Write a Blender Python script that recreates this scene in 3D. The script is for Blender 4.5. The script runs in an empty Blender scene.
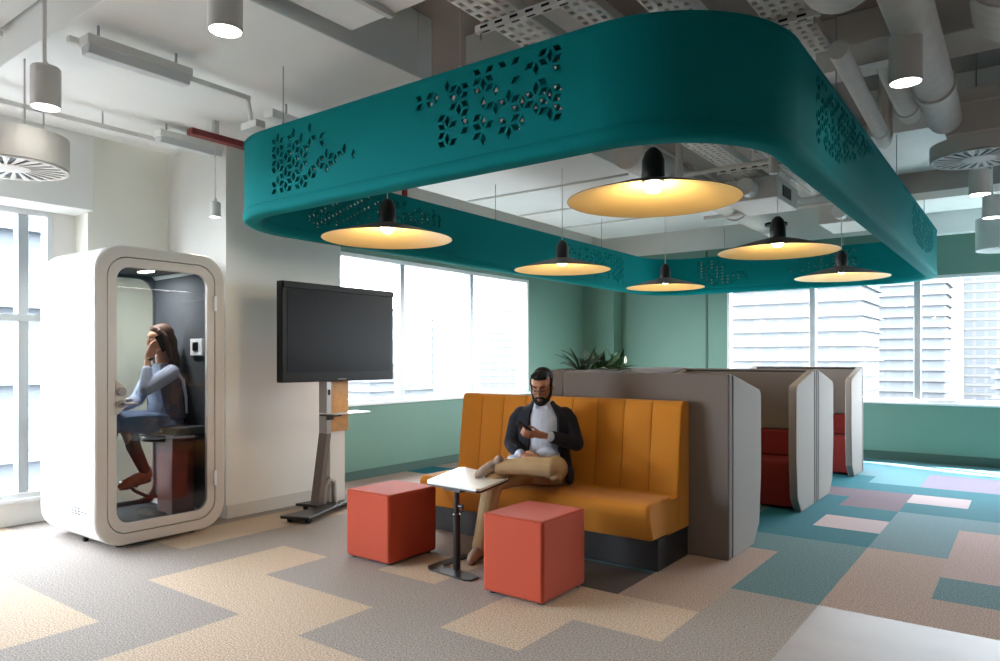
import bpy, bmesh, math, random
from mathutils import Vector, Matrix, Euler
from mathutils.geometry import tessellate_polygon
PI = math.pi
sc = bpy.context.scene
COL = sc.collection
random.seed(7)

# ------------------------------------------------------------------ materials
def lin(c):
    c = c / 255.0
    return c / 12.92 if c <= 0.04045 else ((c + 0.055) / 1.055) ** 2.4
def rgb(r, g, b):
    return (lin(r), lin(g), lin(b), 1.0)
MATS = {}
def mat(name, col, rough=0.6, metal=0.0, var=0.0, scale=60.0, bump=0.0, spec=0.5, emit=None, estr=0.0, sheen=0.0, col2=None, detail=4.0):
    if name in MATS: return MATS[name]
    m = bpy.data.materials.new(name); m.use_nodes = True
    nt = m.node_tree; bs = nt.nodes['Principled BSDF']
    bs.inputs['Base Color'].default_value = col
    bs.inputs['Roughness'].default_value = rough
    bs.inputs['Metallic'].default_value = metal
    bs.inputs['Specular IOR Level'].default_value = spec
    if sheen: bs.inputs['Sheen Weight'].default_value = sheen
    if emit is not None:
        bs.inputs['Emission Color'].default_value = emit
        bs.inputs['Emission Strength'].default_value = estr
    if var > 0 or bump > 0:
        tc = nt.nodes.new('ShaderNodeTexCoord')
        no = nt.nodes.new('ShaderNodeTexNoise'); no.inputs['Scale'].default_value = scale; no.inputs['Detail'].default_value = detail
        nt.links.new(tc.outputs['Object'], no.inputs['Vector'])
        if var > 0:
            cr = nt.nodes.new('ShaderNodeValToRGB')
            cr.color_ramp.elements[0].position = 0.32; cr.color_ramp.elements[1].position = 0.68
            if col2 is None:
                a = tuple(max(0, x * (1 - var)) for x in col[:3]) + (1,)
                b = tuple(min(1, x * (1 + var)) for x in col[:3]) + (1,)
            else: a, b = col, col2
            cr.color_ramp.elements[0].color = a; cr.color_ramp.elements[1].color = b
            nt.links.new(no.outputs['Fac'], cr.inputs['Fac'])
            nt.links.new(cr.outputs['Color'], bs.inputs['Base Color'])
        if bump > 0:
            bp = nt.nodes.new('ShaderNodeBump'); bp.inputs['Strength'].default_value = bump; bp.inputs['Distance'].default_value = 0.01
            nt.links.new(no.outputs['Fac'], bp.inputs['Height']); nt.links.new(bp.outputs['Normal'], bs.inputs['Normal'])
    MATS[name] = m
    return m
def glass_mat(name, tint, refl=0.06, rough=0.0):
    m = bpy.data.materials.new(name); m.use_nodes = True
    nt = m.node_tree; nt.nodes.clear()
    out = nt.nodes.new('ShaderNodeOutputMaterial'); mix = nt.nodes.new('ShaderNodeMixShader')
    tr = nt.nodes.new('ShaderNodeBsdfTransparent'); tr.inputs['Color'].default_value = tint
    gl = nt.nodes.new('ShaderNodeBsdfGlossy'); gl.inputs['Roughness'].default_value = rough
    lw = nt.nodes.new('ShaderNodeLayerWeight'); lw.inputs['Blend'].default_value = 0.25
    mp = nt.nodes.new('ShaderNodeMapRange'); mp.inputs['To Min'].default_value = refl * 0.5; mp.inputs['To Max'].default_value = min(1, refl * 8)
    nt.links.new(lw.outputs['Facing'], mp.inputs['Value']); nt.links.new(mp.outputs['Result'], mix.inputs['Fac'])
    nt.links.new(tr.outputs['BSDF'], mix.inputs[1]); nt.links.new(gl.outputs['BSDF'], mix.inputs[2])
    nt.links.new(mix.outputs['Shader'], out.inputs['Surface'])
    MATS[name] = m
    return m

M = dict(
    white_wall=mat('white wall paint', rgb(232, 230, 226), 0.8, var=0.015, scale=3),
    cream_wall=mat('cream wall paint', rgb(238, 236, 226), 0.8, var=0.01, scale=3),
    green_wall=mat('green wall paint', rgb(101, 140, 128), 0.6, var=0.02, scale=2),
    green_base=mat('green skirting paint', rgb(60, 92, 84), 0.6),
    base_white=mat('skirting white', rgb(214, 210, 204), 0.6),
    ceil=mat('ceiling grey white paint', rgb(214, 211, 206), 0.85, var=0.03, scale=4),
    panel=mat('ceiling white plaster', rgb(240, 240, 238), 0.85, var=0.015, scale=3),
    dim=mat('dim far wall paint', rgb(104, 98, 92), 0.9),  # unseen walls darkened to cut bounce light on the canopy
    shade_taupe=mat('shade toned ceiling paint', rgb(160, 153, 146), 0.85, var=0.03, scale=4),  # white ceiling lying in shade; the shade is put into this tone
    service=mat('service white paint', rgb(214, 210, 204), 0.6, var=0.03, scale=8),
    wrap=mat('duct insulation wrap', rgb(212, 206, 198), 0.75, var=0.05, scale=14, bump=0.25),
    steel=mat('brushed steel', rgb(170, 170, 170), 0.35, 0.9),
    dark_steel=mat('dark bracket steel', rgb(120, 112, 106), 0.4, 0.7),
    frame=mat('window frame white aluminium', rgb(225, 228, 230), 0.4),
    mull=mat('window mullion grey aluminium', rgb(176, 182, 186), 0.4, 0.2),
    teal=mat('teal canopy felt', rgb(0, 124, 127), 0.85, var=0.05, scale=350, bump=0.05, spec=0.12),
    amber=mat('mustard upholstery', rgb(192, 122, 22), 0.85, var=0.10, scale=420, bump=0.15, sheen=0.1),
    amber_seam=mat('mustard seam', rgb(160, 100, 18), 0.9),
    plinth=mat('plinth black laminate', rgb(32, 31, 34), 0.5),
    orange=mat('orange upholstery', rgb(180, 66, 36), 0.85, var=0.08, scale=420, bump=0.12, sheen=0.1),
    orange_seam=mat('orange seam', rgb(164, 60, 33), 0.9),
    felt=mat('warm grey felt', rgb(112, 104, 101), 0.9, var=0.05, scale=300, bump=0.1),
    felt_lit=mat('lit grey felt', rgb(142, 135, 131), 0.9, var=0.04, scale=300, bump=0.08),  # same felt, paler: window light on the wings put into the colour
    felt_gap=mat('dark felt gap', rgb(44, 42, 42), 0.9),
    red=mat('red upholstery', rgb(112, 18, 14), 0.85, var=0.08, scale=350, bump=0.1),
    black=mat('black plastic', rgb(15, 15, 17), 0.45, spec=.2),
    black_metal=mat('black powder coat', rgb(32, 32, 34), 0.35),
    screen=mat('dark display glass', rgb(14, 17, 24), 0.4, spec=0.12),
    wood=mat('oak panel', rgb(196, 142, 74), 0.5, var=0.12, scale=14),
    white_top=mat('white laminate', rgb(244, 244, 242), 0.3),
    pod_white=mat('gloss white shell', rgb(240, 241, 241), 0.25),
    pod_ring=mat('pale warm grey lacquer', rgb(206, 200, 194), 0.4),
    pod_dark=mat('dark blue grey felt', rgb(66, 69, 74), 0.9, var=0.06, scale=200),
    pod_floor=mat('dark pod carpet', rgb(58, 60, 64), 0.95, var=0.1, scale=200),
    burgundy=mat('burgundy laminate', rgb(112, 62, 54), 0.6),
    shade_out=mat('lamp shade dark bronze', rgb(62, 52, 48), 0.5),
    shade_in=mat('lamp shade gold', rgb(238, 202, 130), 0.5, 0.0),
    socket=mat('lamp socket black', rgb(34, 32, 33), 0.5),
    bulb=mat('glowing bulb', (1, .95, .85, 1), 0.4, emit=(1, .86, .62, 1), estr=30),
    lamp_glow=mat('glowing lamp diffuser', (1, 1, 1, 1), 0.4, emit=(1, .95, .86, 1), estr=14),
    lamp_body=mat('lamp cylinder grey white', rgb(232, 231, 228), 0.5),
    leaf=mat('leaf green', rgb(42, 84, 40), 0.5, var=0.35, scale=9),
    leaf_dark=mat('leaf dark green', rgb(24, 52, 30), 0.5, var=0.35, scale=9),
    spathe=mat('white spathe', rgb(240, 242, 236), 0.5),
    soil=mat('dark soil', rgb(48, 38, 30), 0.95, var=0.3, scale=60),
    red_pipe=mat('red pipe paint', rgb(116, 26, 26), 0.5),
    skin_m=mat('skin brown', rgb(168, 116, 90), 0.55, var=0.04, scale=20),
    skin_w=mat('skin warm', rgb(196, 140, 112), 0.55, var=0.04, scale=20),
    hair_black=mat('black hair', rgb(20, 18, 20), 0.75, var=0.3, scale=90, bump=0.5, spec=.25),
    hair_brown=mat('brown hair', rgb(84, 58, 44), 0.6, var=0.35, scale=60, bump=0.3),
    navy=mat('navy blazer wool', rgb(19, 22, 37), 0.9, var=0.12, scale=200, bump=0.1),
    shirt=mat('pale blue shirt cotton', rgb(204, 212, 232), 0.8, var=0.03, scale=12),
    khaki=mat('khaki chino cotton', rgb(180, 152, 114), 0.85, var=0.05, scale=14, bump=0.15),
    shoe_grey=mat('pale canvas shoe', rgb(150, 130, 116), 0.8),
    sole=mat('shoe sole', rgb(86, 70, 56), 0.7),
    lens=mat('dark spectacle frame', rgb(24, 20, 20), 0.3),
    denim=mat('blue skirt denim', rgb(96, 112, 142), 0.9, var=0.08, scale=80),
    knit=mat('pale grey blue knit', rgb(176, 184, 204), 0.9, var=0.06, scale=90),
    vest=mat('grey mauve vest', rgb(112, 106, 120), 0.9, var=0.06, scale=90),
    legging=mat('dark trouser cloth', rgb(44, 36, 38), 0.9),
    leather=mat('tan brown leather', rgb(148, 84, 58), 0.5),
    eye=mat('eye dark', rgb(22, 16, 14), 0.2),
    lip=mat('lip', rgb(140, 84, 74), 0.5),
    foot_rubber=mat('black rubber foot', rgb(20, 20, 20), 0.7),
    logo=mat('grey logo print', rgb(24, 25, 28), 0.6),
    logo_pale=mat('pale grey logo print', rgb(70, 72, 78), 0.6),
    stone=mat('pale stone floor', rgb(146, 142, 146), 0.45, var=0.06, scale=3),
)
GLASS = glass_mat('clear window glass', (0.97, 0.985, 0.99, 1), 0.04)
PODGLASS = glass_mat('smoked door glass', (0.80, 0.82, 0.84, 1), 0.045)
BACKGLASS = glass_mat('pod rear glass', (0.95, 0.97, 0.95, 1), 0.05)
LENS = glass_mat('frosted lens', (0.9, 0.93, 0.95, 1), 0.08)

def carpet(name, c1, c2, c3):
    m = bpy.data.materials.new(name); m.use_nodes = True
    nt = m.node_tree; bs = nt.nodes['Principled BSDF']; bs.inputs['Roughness'].default_value = 0.95
    bs.inputs['Specular IOR Level'].default_value = 0.25
    tc = nt.nodes.new('ShaderNodeTexCoord')
    n1 = nt.nodes.new('ShaderNodeTexNoise'); n1.inputs['Scale'].default_value = 120; n1.inputs['Detail'].default_value = 2; n1.inputs['Roughness'].default_value = .7
    nt.links.new(tc.outputs['Object'], n1.inputs['Vector'])
    cr = nt.nodes.new('ShaderNodeValToRGB')
    e = cr.color_ramp.elements
    e[0].position = 0.36; e[0].color = c2; e[1].position = 0.64; e[1].color = c3
    mid = e.new(0.5); mid.color = c1
    nt.links.new(n1.outputs['Fac'], cr.inputs['Fac']); nt.links.new(cr.outputs['Color'], bs.inputs['Base Color'])
    bp = nt.nodes.new('ShaderNodeBump'); bp.inputs['Strength'].default_value = 0.04; bp.inputs['Distance'].default_value = 0.003
    nt.links.new(n1.outputs['Fac'], bp.inputs['Height']); nt.links.new(bp.outputs['Normal'], bs.inputs['Normal'])
    return m
def cp(name, r, g, b, k=0.26):
    f = lambda s: rgb(min(255, r * s), min(255, g * s), min(255, b * s))
    return carpet(name, f(1), f(1 - k), f(1 + k))
CARPET = dict(
    B=cp('beige carpet', 180, 161, 143, .22), G=cp('grey brown carpet', 146, 138, 134, .22), D=cp('charcoal carpet', 78, 74, 76, .12),
    M=cp('tan mauve carpet', 158, 138, 130, .22), P=cp('pink grey carpet', 162, 140, 138, .2), W=M['stone'],
    t=cp('dusty teal carpet', 84, 114, 121), b=cp('blue grey carpet', 96, 124, 135), T=cp('teal carpet', 24, 96, 110), L=cp('lavender carpet', 124, 115, 134),
    V=cp('mauve carpet', 106, 92, 104), K=cp('pale pink carpet', 172, 157, 163, .06), A=cp('aqua carpet', 88, 130, 140))

# ------------------------------------------------------------------ mesh builder
class MB:
    def __init__(s): s.bm = bmesh.new()
    def faces(s, pts, fs):
        vs = [s.bm.verts.new(p) for p in pts]
        for f in fs:
            try: s.bm.faces.new([vs[i] for i in f])
            except ValueError: pass
        return vs
    def box(s, x0, x1, y0, y1, z0, z1):
        p = [(x0,y0,z0),(x1,y0,z0),(x1,y1,z0),(x0,y1,z0),(x0,y0,z1),(x1,y0,z1),(x1,y1,z1),(x0,y1,z1)]
        s.faces(p, [(3,2,1,0),(4,5,6,7),(0,1,5,4),(1,2,6,5),(2,3,7,6),(3,0,4,7)]); return s
    def obox(s, c, size, rot):
        R = Euler(rot).to_matrix(); hx, hy, hz = [v/2 for v in size]; c = Vector(c)
        p = [c + R @ Vector(v) for v in [(-hx,-hy,-hz),(hx,-hy,-hz),(hx,hy,-hz),(-hx,hy,-hz),(-hx,-hy,hz),(hx,-hy,hz),(hx,hy,hz),(-hx,hy,hz)]]
        s.faces(p, [(3,2,1,0),(4,5,6,7),(0,1,5,4),(1,2,6,5),(2,3,7,6),(3,0,4,7)]); return s
    def prism(s, poly, axis, a, b):
        n = len(poly)
        def v(p, t):
            return (t, p[0], p[1]) if axis == 'x' else (p[0], t, p[1]) if axis == 'y' else (p[0], p[1], t)
        pts = [v(p, a) for p in poly] + [v(p, b) for p in poly]
        vs = s.faces(pts, [tuple(range(n)), tuple(range(2*n-1, n-1, -1))] + [(i, i+n, (i+1) % n + n, (i+1) % n) for i in range(n)])
        return s
    def tube(s, pts, rad, n=12, caps=True):
        pts = [Vector(p) for p in pts]; rads = rad if isinstance(rad, (list, tuple)) else [rad]*len(pts)
        t0 = (pts[1]-pts[0]).normalized(); u = t0.orthogonal().normalized(); rings = []
        for i, p in enumerate(pts):
            t = (pts[min(i+1, len(pts)-1)] - pts[max(i-1, 0)]).normalized()
            u = (u - t * u.dot(t))
            u = t.orthogonal().normalized() if u.length < 1e-6 else u.normalized()
            w = t.cross(u)
            rings.append([s.bm.verts.new(p + (u*math.cos(2*PI*k/n) + w*math.sin(2*PI*k/n))*rads[i]) for k in range(n)])
        for a, b in zip(rings, rings[1:]):
            for k in range(n): s.bm.faces.new([a[k], a[(k+1) % n], b[(k+1) % n], b[k]])
        if caps: s.bm.faces.new(rings[0][::-1]); s.bm.faces.new(rings[-1])
        return s
    def lathe(s, prof, c=(0,0,0), n=32, close=False):
        c = Vector(c); rings = []
        for r, z in prof:
            if r < 1e-5: rings.append([s.bm.verts.new(c + Vector((0,0,z)))])
            else: rings.append([s.bm.verts.new(c + Vector((r*math.cos(2*PI*k/n), r*math.sin(2*PI*k/n), z))) for k in range(n)])
        prs = list(zip(rings, rings[1:])) + ([(rings[-1], rings[0])] if close else [])
        for a, b in prs:
            for k in range(n):
                q = [a[k % len(a)], a[(k+1) % len(a)], b[(k+1) % len(b)], b[k % len(b)]]
                q2 = []
                for v in q:
                    if v not in q2: q2.append(v)
                if len(q2) > 2: s.bm.faces.new(q2)
        return s
    def ell(s, c, r, rot=(0,0,0), n=16, m=10):
        R = Euler(rot).to_matrix(); c = Vector(c); rings = []
        for i in range(m+1):
            th = PI*i/m
            if i in (0, m): rings.append([s.bm.verts.new(c + R @ Vector((0,0,r[2]*math.cos(th))))])
            else: rings.append([s.bm.verts.new(c + R @ Vector((r[0]*math.sin(th)*math.cos(2*PI*k/n), r[1]*math.sin(th)*math.sin(2*PI*k/n), r[2]*math.cos(th)))) for k in range(n)])
        for a, b in zip(rings, rings[1:]):
            for k in range(n):
                if len(a) == 1: s.bm.faces.new([a[0], b[k], b[(k+1) % n]])
                elif len(b) == 1: s.bm.faces.new([a[k], b[0], a[(k+1) % n]])
                else: s.bm.faces.new([a[k], b[k], b[(k+1) % n], a[(k+1) % n]])
        return s
    def chain(s, pts, rads):
        for (p, q), (a, b) in zip(zip(pts, pts[1:]), zip(rads, rads[1:])): s.tube([p, q], [a, b], 12)
        for p, r in zip(pts, rads): s.ell(p, (r, r, r), n=12, m=8)
        return s
    def loft(s, rings, cap=True):
        R = [[s.bm.verts.new(p) for p in r] for r in rings]; n = len(R[0])
        for a, b in zip(R, R[1:]):
            for k in range(n): s.bm.faces.new([a[k], a[(k+1) % n], b[(k+1) % n], b[k]])
        if cap: s.bm.faces.new(R[0][::-1]); s.bm.faces.new(R[-1])
        return s
    def mesh(s, name, normals=True):
        if normals: bmesh.ops.recalc_face_normals(s.bm, faces=s.bm.faces)
        me = bpy.data.meshes.new(name); s.bm.to_mesh(me); s.bm.free(); return me
    def build(s, name, m, parent=None, loc=None, bevel=0.0, seg=2, sharp=35, normals=True, rot=None):
        me = s.mesh(name, normals)
        o = bpy.data.objects.new(name, me); COL.objects.link(o)
        for mm in (m if isinstance(m, (list, tuple)) else [m]): me.materials.append(mm)
        me.shade_smooth(); me.set_sharp_from_angle(angle=math.radians(sharp))
        if bevel:
            b = o.modifiers.new('bevel', 'BEVEL'); b.width = bevel; b.segments = seg; b.limit_method = 'ANGLE'; b.angle_limit = math.radians(40)
            b.harden_normals = True
        if parent: o.parent = parent
        if loc: o.location = loc
        if rot: o.rotation_euler = rot
        return o
    def blob(s, name, m, parent=None, voxel=0.006, smooth=4, dec=0.0):
        bmesh.ops.recalc_face_normals(s.bm, faces=s.bm.faces)
        me = bpy.data.meshes.new(name + '_src'); s.bm.to_mesh(me); s.bm.free()
        t = bpy.data.objects.new('tmp', me); COL.objects.link(t)
        r = t.modifiers.new('r', 'REMESH'); r.mode = 'VOXEL'; r.voxel_size = voxel; r.use_smooth_shade = True
        sm = t.modifiers.new('s', 'SMOOTH'); sm.factor = 0.5; sm.iterations = smooth
        dg = bpy.context.evaluated_depsgraph_get(); dg.update()
        out = bpy.data.meshes.new_from_object(t.evaluated_get(dg)); out.name = name
        bpy.data.objects.remove(t); bpy.data.meshes.remove(me)
        out.materials.clear(); out.materials.append(m); out.shade_smooth()
        o = bpy.data.objects.new(name, out); COL.objects.link(o)
        if parent: o.parent = parent
        return o

def tag(o, label=None, cat=None, group=None, kind=None):
    if label: o['label'] = label
    if cat: o['category'] = cat
    if group: o['group'] = group
    if kind: o['kind'] = kind
    return o
def thing(name, label, cat, loc=(0,0,0), rotz=0.0, group=None, kind=None):
    o = bpy.data.objects.new(name, None); COL.objects.link(o); o.empty_display_size = 0.1
    o.location = loc; o.rotation_euler = (0, 0, rotz)
    return tag(o, label, cat, group, kind)
def dup(root, loc=None, rotz=None, label=None):
    r = root.copy(); COL.objects.link(r)
    if loc is not None: r.location = loc
    if rotz is not None: r.rotation_euler = (0, 0, rotz)
    if label: r['label'] = label
    for ch in list(root.children):
        c = ch.copy(); COL.objects.link(c); c.parent = r
        for g in list(ch.children):
            d = g.copy(); COL.objects.link(d); d.parent = c
    return r
def struct(o, label=None, cat=None):
    return tag(o, label, cat, kind='structure')
def rrect(w, h, r, n=6):
    pts = []
    for cx, cy, a0 in ((w/2-r, h/2-r, 0), (-w/2+r, h/2-r, PI/2), (-w/2+r, -h/2+r, PI), (w/2-r, -h/2+r, 3*PI/2)):
        for k in range(n+1):
            a = a0 + PI/2*k/n; pts.append((cx + r*math.cos(a), cy + r*math.sin(a)))
    return pts
def area(name, loc, rot, sx, sy, power, portal=False, col=(1,1,1)):
    l = bpy.data.lights.new(name, 'AREA'); l.shape = 'RECTANGLE'; l.size = sx; l.size_y = sy; l.energy = power; l.color = col
    l.cycles.is_portal = portal
    o = bpy.data.objects.new(name, l); COL.objects.link(o); o.location = loc; o.rotation_euler = rot; return o
SKY = 15.0; SUN = 65.0; SUNDIR = (.9, -.3, -.7); EXPO = 0.97; TW = .54
PEND = 3.6; DOWN = 6.0; OFF = .5; BOOTH_FILL = 9.0
# ------------------------------------------------------------------ room shell
def build_floor():
    def key(i, j):
        # i: half-metre columns counted right from X=-0.96, j: rows counted away from Y=4.30
        if i >= 0 and j <= -1: return 'W' if i <= 4 and j >= -4 else 'D'  # charcoal out of view is chosen to cut floor bounce onto the canopy
        if j <= -7 and i >= -6: return 'D'
        if j >= 0 and i >= -4:
            if i == 0:
                if j <= 2: return 'M'
                if j <= 5: return 'b'
                if j == 6: return 'T'
                if j == 7: return 'K'
                if j == 8: return 'T'
                if j in (9, 10): return 'L'
                return 'A'
            if i >= 1:
                if j == 0: return 'M'
                if j == 1: return 't' if (i % 4) == 1 else 'M'
                if j <= 4: return 'P'
                if j == 5: return 'b'
                if j <= 8: return 'T'
                if j <= 10: return 'L' if (i % 3) else 'T'
                return 'A'
            if i == -1:
                return {0:'t',1:'t',2:'t',3:'T',4:'K',5:'T',6:'V',7:'V',8:'T',9:'A',10:'A',11:'A'}.get(j, 'A')
            if i == -2:
                return {0:'M',1:'M',2:'t',3:'T',4:'T',5:'T',6:'T',7:'V',8:'T',9:'T',10:'b',11:'A'}.get(j, 'A')
            return 'T' if (j // 2) % 2 else 't'
        if i == -1: return 'G'
        if i == -2: return {-1:'M', -2:'B'}.get(j, 'G')
        if i == -3: return {-1:'D', -2:'B', -3:'B'}.get(j, 'G' if j > -7 else 'B')
        if i == -4: return {-1:'D', -2:'G', -3:'G', -4:'G', -5:'B', -6:'B'}.get(j, 'G')
        if i == -5: return {-1:'G', -2:'B', -3:'G', -4:'B', -5:'B', -6:'B'}.get(j, 'G' if j < 0 else 'M')
        if i == -6: return {-1:'G', -2:'G', -3:'G', -4:'B', -5:'G', -6:'G'}.get(j, 'B' if j < 0 else 'M')
        if i == -7: return {-1:'G', -2:'G', -3:'B', -4:'B', -5:'G', -6:'B'}.get(j, 'G')
        if i == -8: return {-1:'G', -2:'G', -3:'G', -4:'G', -5:'G', -6:'B'}.get(j, 'B')
        if i == -9: return {-1:'B', -2:'B', -3:'B', -4:'G', -5:'G', -6:'B', -7:'G'}.get(j, 'M' if j >= 0 else 'B')
        if i <= -10:
            if j >= 0: return 'T' if j in (4,) else 'M'
            return {-4:'G', -5:'B', -6:'G'}.get(j, 'B' if ((i + j) // 2) % 2 else 'G')
        return 'G'
    X0, X1, Y0, Y1 = -7.2, 9.2, -5.2, 11.3
    xs = sorted(set([X0, X1] + [-0.96 + .5*k for k in range(-13, 21) if X0 < -0.96+.5*k < X1]))
    ys = sorted(set([Y0, Y1] + [4.30 + .51*k for k in range(-19, 14) if Y0 < 4.30+.51*k < Y1]))
    mb = MB(); bm = mb.bm
    V = [[bm.verts.new((x, y, 0)) for y in ys] for x in xs]
    names = list(CARPET); 
    for a in range(len(xs)-1):
        for b in range(len(ys)-1):
            f = bm.faces.new([V[a][b], V[a+1][b], V[a+1][b+1], V[a][b+1]])
            i = math.floor(((xs[a]+xs[a+1])/2 + .96)/.5); j = math.floor(((ys[b]+ys[b+1])/2 - 4.30)/.51)
            f.material_index = names.index(key(i, j))
    o = mb.build('floor', [CARPET[k] for k in names], normals=True)
    if o.data.polygons[0].normal.z < 0: o.data.flip_normals()
    return struct(o, 'carpet tile floor in beige, grey and teal blocks', 'floor')
build_floor()
ZC = 3.75
def wall_with_opening(name, axis, pos, thick, a0, a1, z0, z1, opens, m, zsplit=None, m2=None):
    """wall across 'axis' ('x': plane X=pos spanning Y a0..a1), openings (b0,b1,zb,zt)"""
    mb = MB()
    def bx(b0, b1, za, zb):
        if b1 - b0 < 1e-4 or zb - za < 1e-4: return
        if axis == 'x': mb.box(min(pos, pos+thick), max(pos, pos+thick), b0, b1, za, zb)
        else: mb.box(b0, b1, min(pos, pos+thick), max(pos, pos+thick), za, zb)
    cur = a0
    for b0, b1, zb, zt in opens:
        bx(cur, b0, z0, z1); bx(b0, b1, z0, zb); bx(b0, b1, zt, z1); cur = b1
    bx(cur, a1, z0, z1)
    return struct(mb.build(name, m))
XG, YB, XW = -6.2, 11.03, -6.8
wall_with_opening('wall_left', 'x', XG, -.25, 4.80, YB, 0, 3.12, [(4.95, 9.05, .88, 2.6)], M['green_wall'])
wall_with_opening('wall_back', 'y', YB, .25, XG-.25, 9.0, 0, 3.12, [(-3.8, 3.0, .80, 2.5)], M['green_wall'])
mb = MB(); mb.box(XG-.25, XG, 4.80, YB, 3.12, ZC).box(XG-.25, 9, YB, YB+.25, 3.12, ZC)
struct(mb.build('trim_1', M['white_wall']))
wall_with_opening('wall_left_side', 'x', XW, -.25, -5, 3.1, 0, ZC, [(-2.2, 2.62, .22, 2.66)], M['white_wall'])
mb = MB(); mb.box(-6.80, -6.56, 2.8, 3.53, 0, 3.5); struct(mb.build('wall_left_recess', M['cream_wall']))
mb = MB(); mb.box(-6.80, -5.6, 3.52, 4.80, 0, ZC); struct(mb.build('wall_left_pier', M['white_wall']))
mb = MB(); mb.box(9, 9.25, -5, YB+.25, 0, ZC); struct(mb.build('wall_right', M['dim']))
mb = MB(); mb.box(-7.05, 9.25, -5.25, -5, 0, ZC); struct(mb.build('wall_rear', M['dim']))
mb = MB(); mb.box(-7.05, 9.25, -5.25, YB+.25, ZC, ZC+.25); struct(mb.build('ceiling', M['shade_taupe']))
# green corner pier
mb = MB(); mb.box(XG, -5.62, 10.72, YB, 0, 3.12); struct(mb.build('wall_corner_pier', M['green_wall']))
mb = MB(); mb.box(-4.14, -4.11, YB-.012, YB, .1, 3.1); struct(mb.build('trim_2', M['green_base']))
# skirtings
mb = MB(); mb.box(XG, XG+.018, 4.88, 10.72, 0, .105); struct(mb.build('baseboard_left', M['green_base']))
mb = MB(); mb.box(-5.62, 9, YB-.018, YB, 0, .12); struct(mb.build('baseboard_back', M['green_base']))
mb = MB(); mb.box(-5.6, -5.584, 3.52, 4.80, 0, .12); struct(mb.build('baseboard_pier', M['base_white'], bevel=.006))
# white dropped ceiling panels and beams
def panel(n, x0, x1, y0, y1, z0, m='panel', z1=ZC):
    mb = MB(); mb.box(x0, x1, y0, y1, z0, z1); return struct(mb.build('trim_%d' % n, M[m], bevel=.008))
panel(3, -6.8, -6.44, -5, 2.8, 2.66)                 # bulkhead over the left window
panel(4, -6.44, -3.32, 1.76, 3.52, 3.30)
panel(5, -5.6, -3.32, 3.52, 3.66, 3.30)
panel(6, -3.26, -1.95, -1.0, 2.88, 3.36)
panel(7, -6.44, -3.32, -5, 1.74, 3.52, 'ceil')
panel(8, -5.55, -3.3, 4.6, 10.2, 3.32)
panel(9, -3.3, -2.3, 4.0, 5.2, 3.5)
panel(10, -1.15, 9, 6.95, 8.55, 3.34)
panel(11, -1.15, 9, 8.95, 10.85, 3.30)
panel(12, -1.15, 9, 8.55, 8.95, 3.12, 'shade_taupe')
panel(13, -1.2, 9, 10.85, YB, 3.02, 'panel')
mb = MB()
for x in (-2.92, -2.5, -2.2): mb.box(x, x+.035, -1.0, 2.86, 3.325, 3.36)
struct(mb.build('trim_14', M['ceil'], bevel=.004))
mb = MB()
for y in (5.6, 6.7, 7.8, 8.9): mb.box(-5.5, -3.35, y, y+.03, 3.30, 3.32)
struct(mb.build('trim_15', M['ceil'], bevel=.004))
# main downstand beam
mb = MB(); mb.box(-3.32, 9, 5.3, 5.75, 3.45, ZC); mb.box(-2.0, -1.6, 5.75, YB, 3.5, ZC); struct(mb.build('trim_16', M['ceil'], bevel=.01))

# ------------------------------------------------------------------ windows
def window(n, axis, pos, a0, a1, z0, z1, mulls, rails=(), sill=None, inward=1):
    """frame + one glass pane per bay; set 0.1 behind the wall face"""
    w = thing('window_%d' % n, None, None, kind='structure')
    def B(mb, b0, b1, d0, d1, za, zb):
        lo, hi = pos - inward*d1, pos - inward*d0
        lo, hi = min(lo, hi), max(lo, hi)
        if axis == 'x': mb.box(lo, hi, b0, b1, za, zb)
        else: mb.box(b0, b1, lo, hi, za, zb)
    f = MB(); t = .045
    B(f, a0, a0+t, .0, .12, z0, z1); B(f, a1-t, a1, .0, .12, z0, z1); B(f, a0+t, a1-t, .0, .12, z0, z0+t); B(f, a0+t, a1-t, .0, .12, z1-t, z1)
    f.build('window_frame', M['frame'], w, bevel=.004)
    for m in mulls:
        k = MB(); B(k, m-.04, m+.04, .02, .12, z0+t, z1-t); k.build('mullion', M['mull'], w, bevel=.004)
    for r in rails:
        k = MB(); B(k, a0+t, a1-t, -.01, .1, r-.03, r+.03); k.build('window_rail', M['mull'], w, bevel=.004)
    edges = [a0+t] + list(mulls) + [a1-t]
    for b0, b1 in zip(edges, edges[1:]):
        g = MB(); B(g, b0+.01, b1-.01, .07, .08, z0+t, z1-t); g.build('window_pane', GLASS, w)
    if sill:
        s = MB(); B(s, a0-.02, a1+.02, -sill, .02, z0-.03, z0+.002); s.build('window_sill', M['frame'], w, bevel=.005)
    return w
window(1, 'x', XG, 4.95, 9.05, .88, 2.6, [6.32, 7.68], sill=.05)
window(2, 'y', YB, -3.8, 3.0, .80, 2.5, [-2.55, -1.22, .12, 1.45], sill=.04, inward=-1)
window(3, 'x', XW, -2.2, 2.62, .22, 2.66, [-.4, 1.0, 2.4], rails=[1.74], sill=.04)

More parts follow.
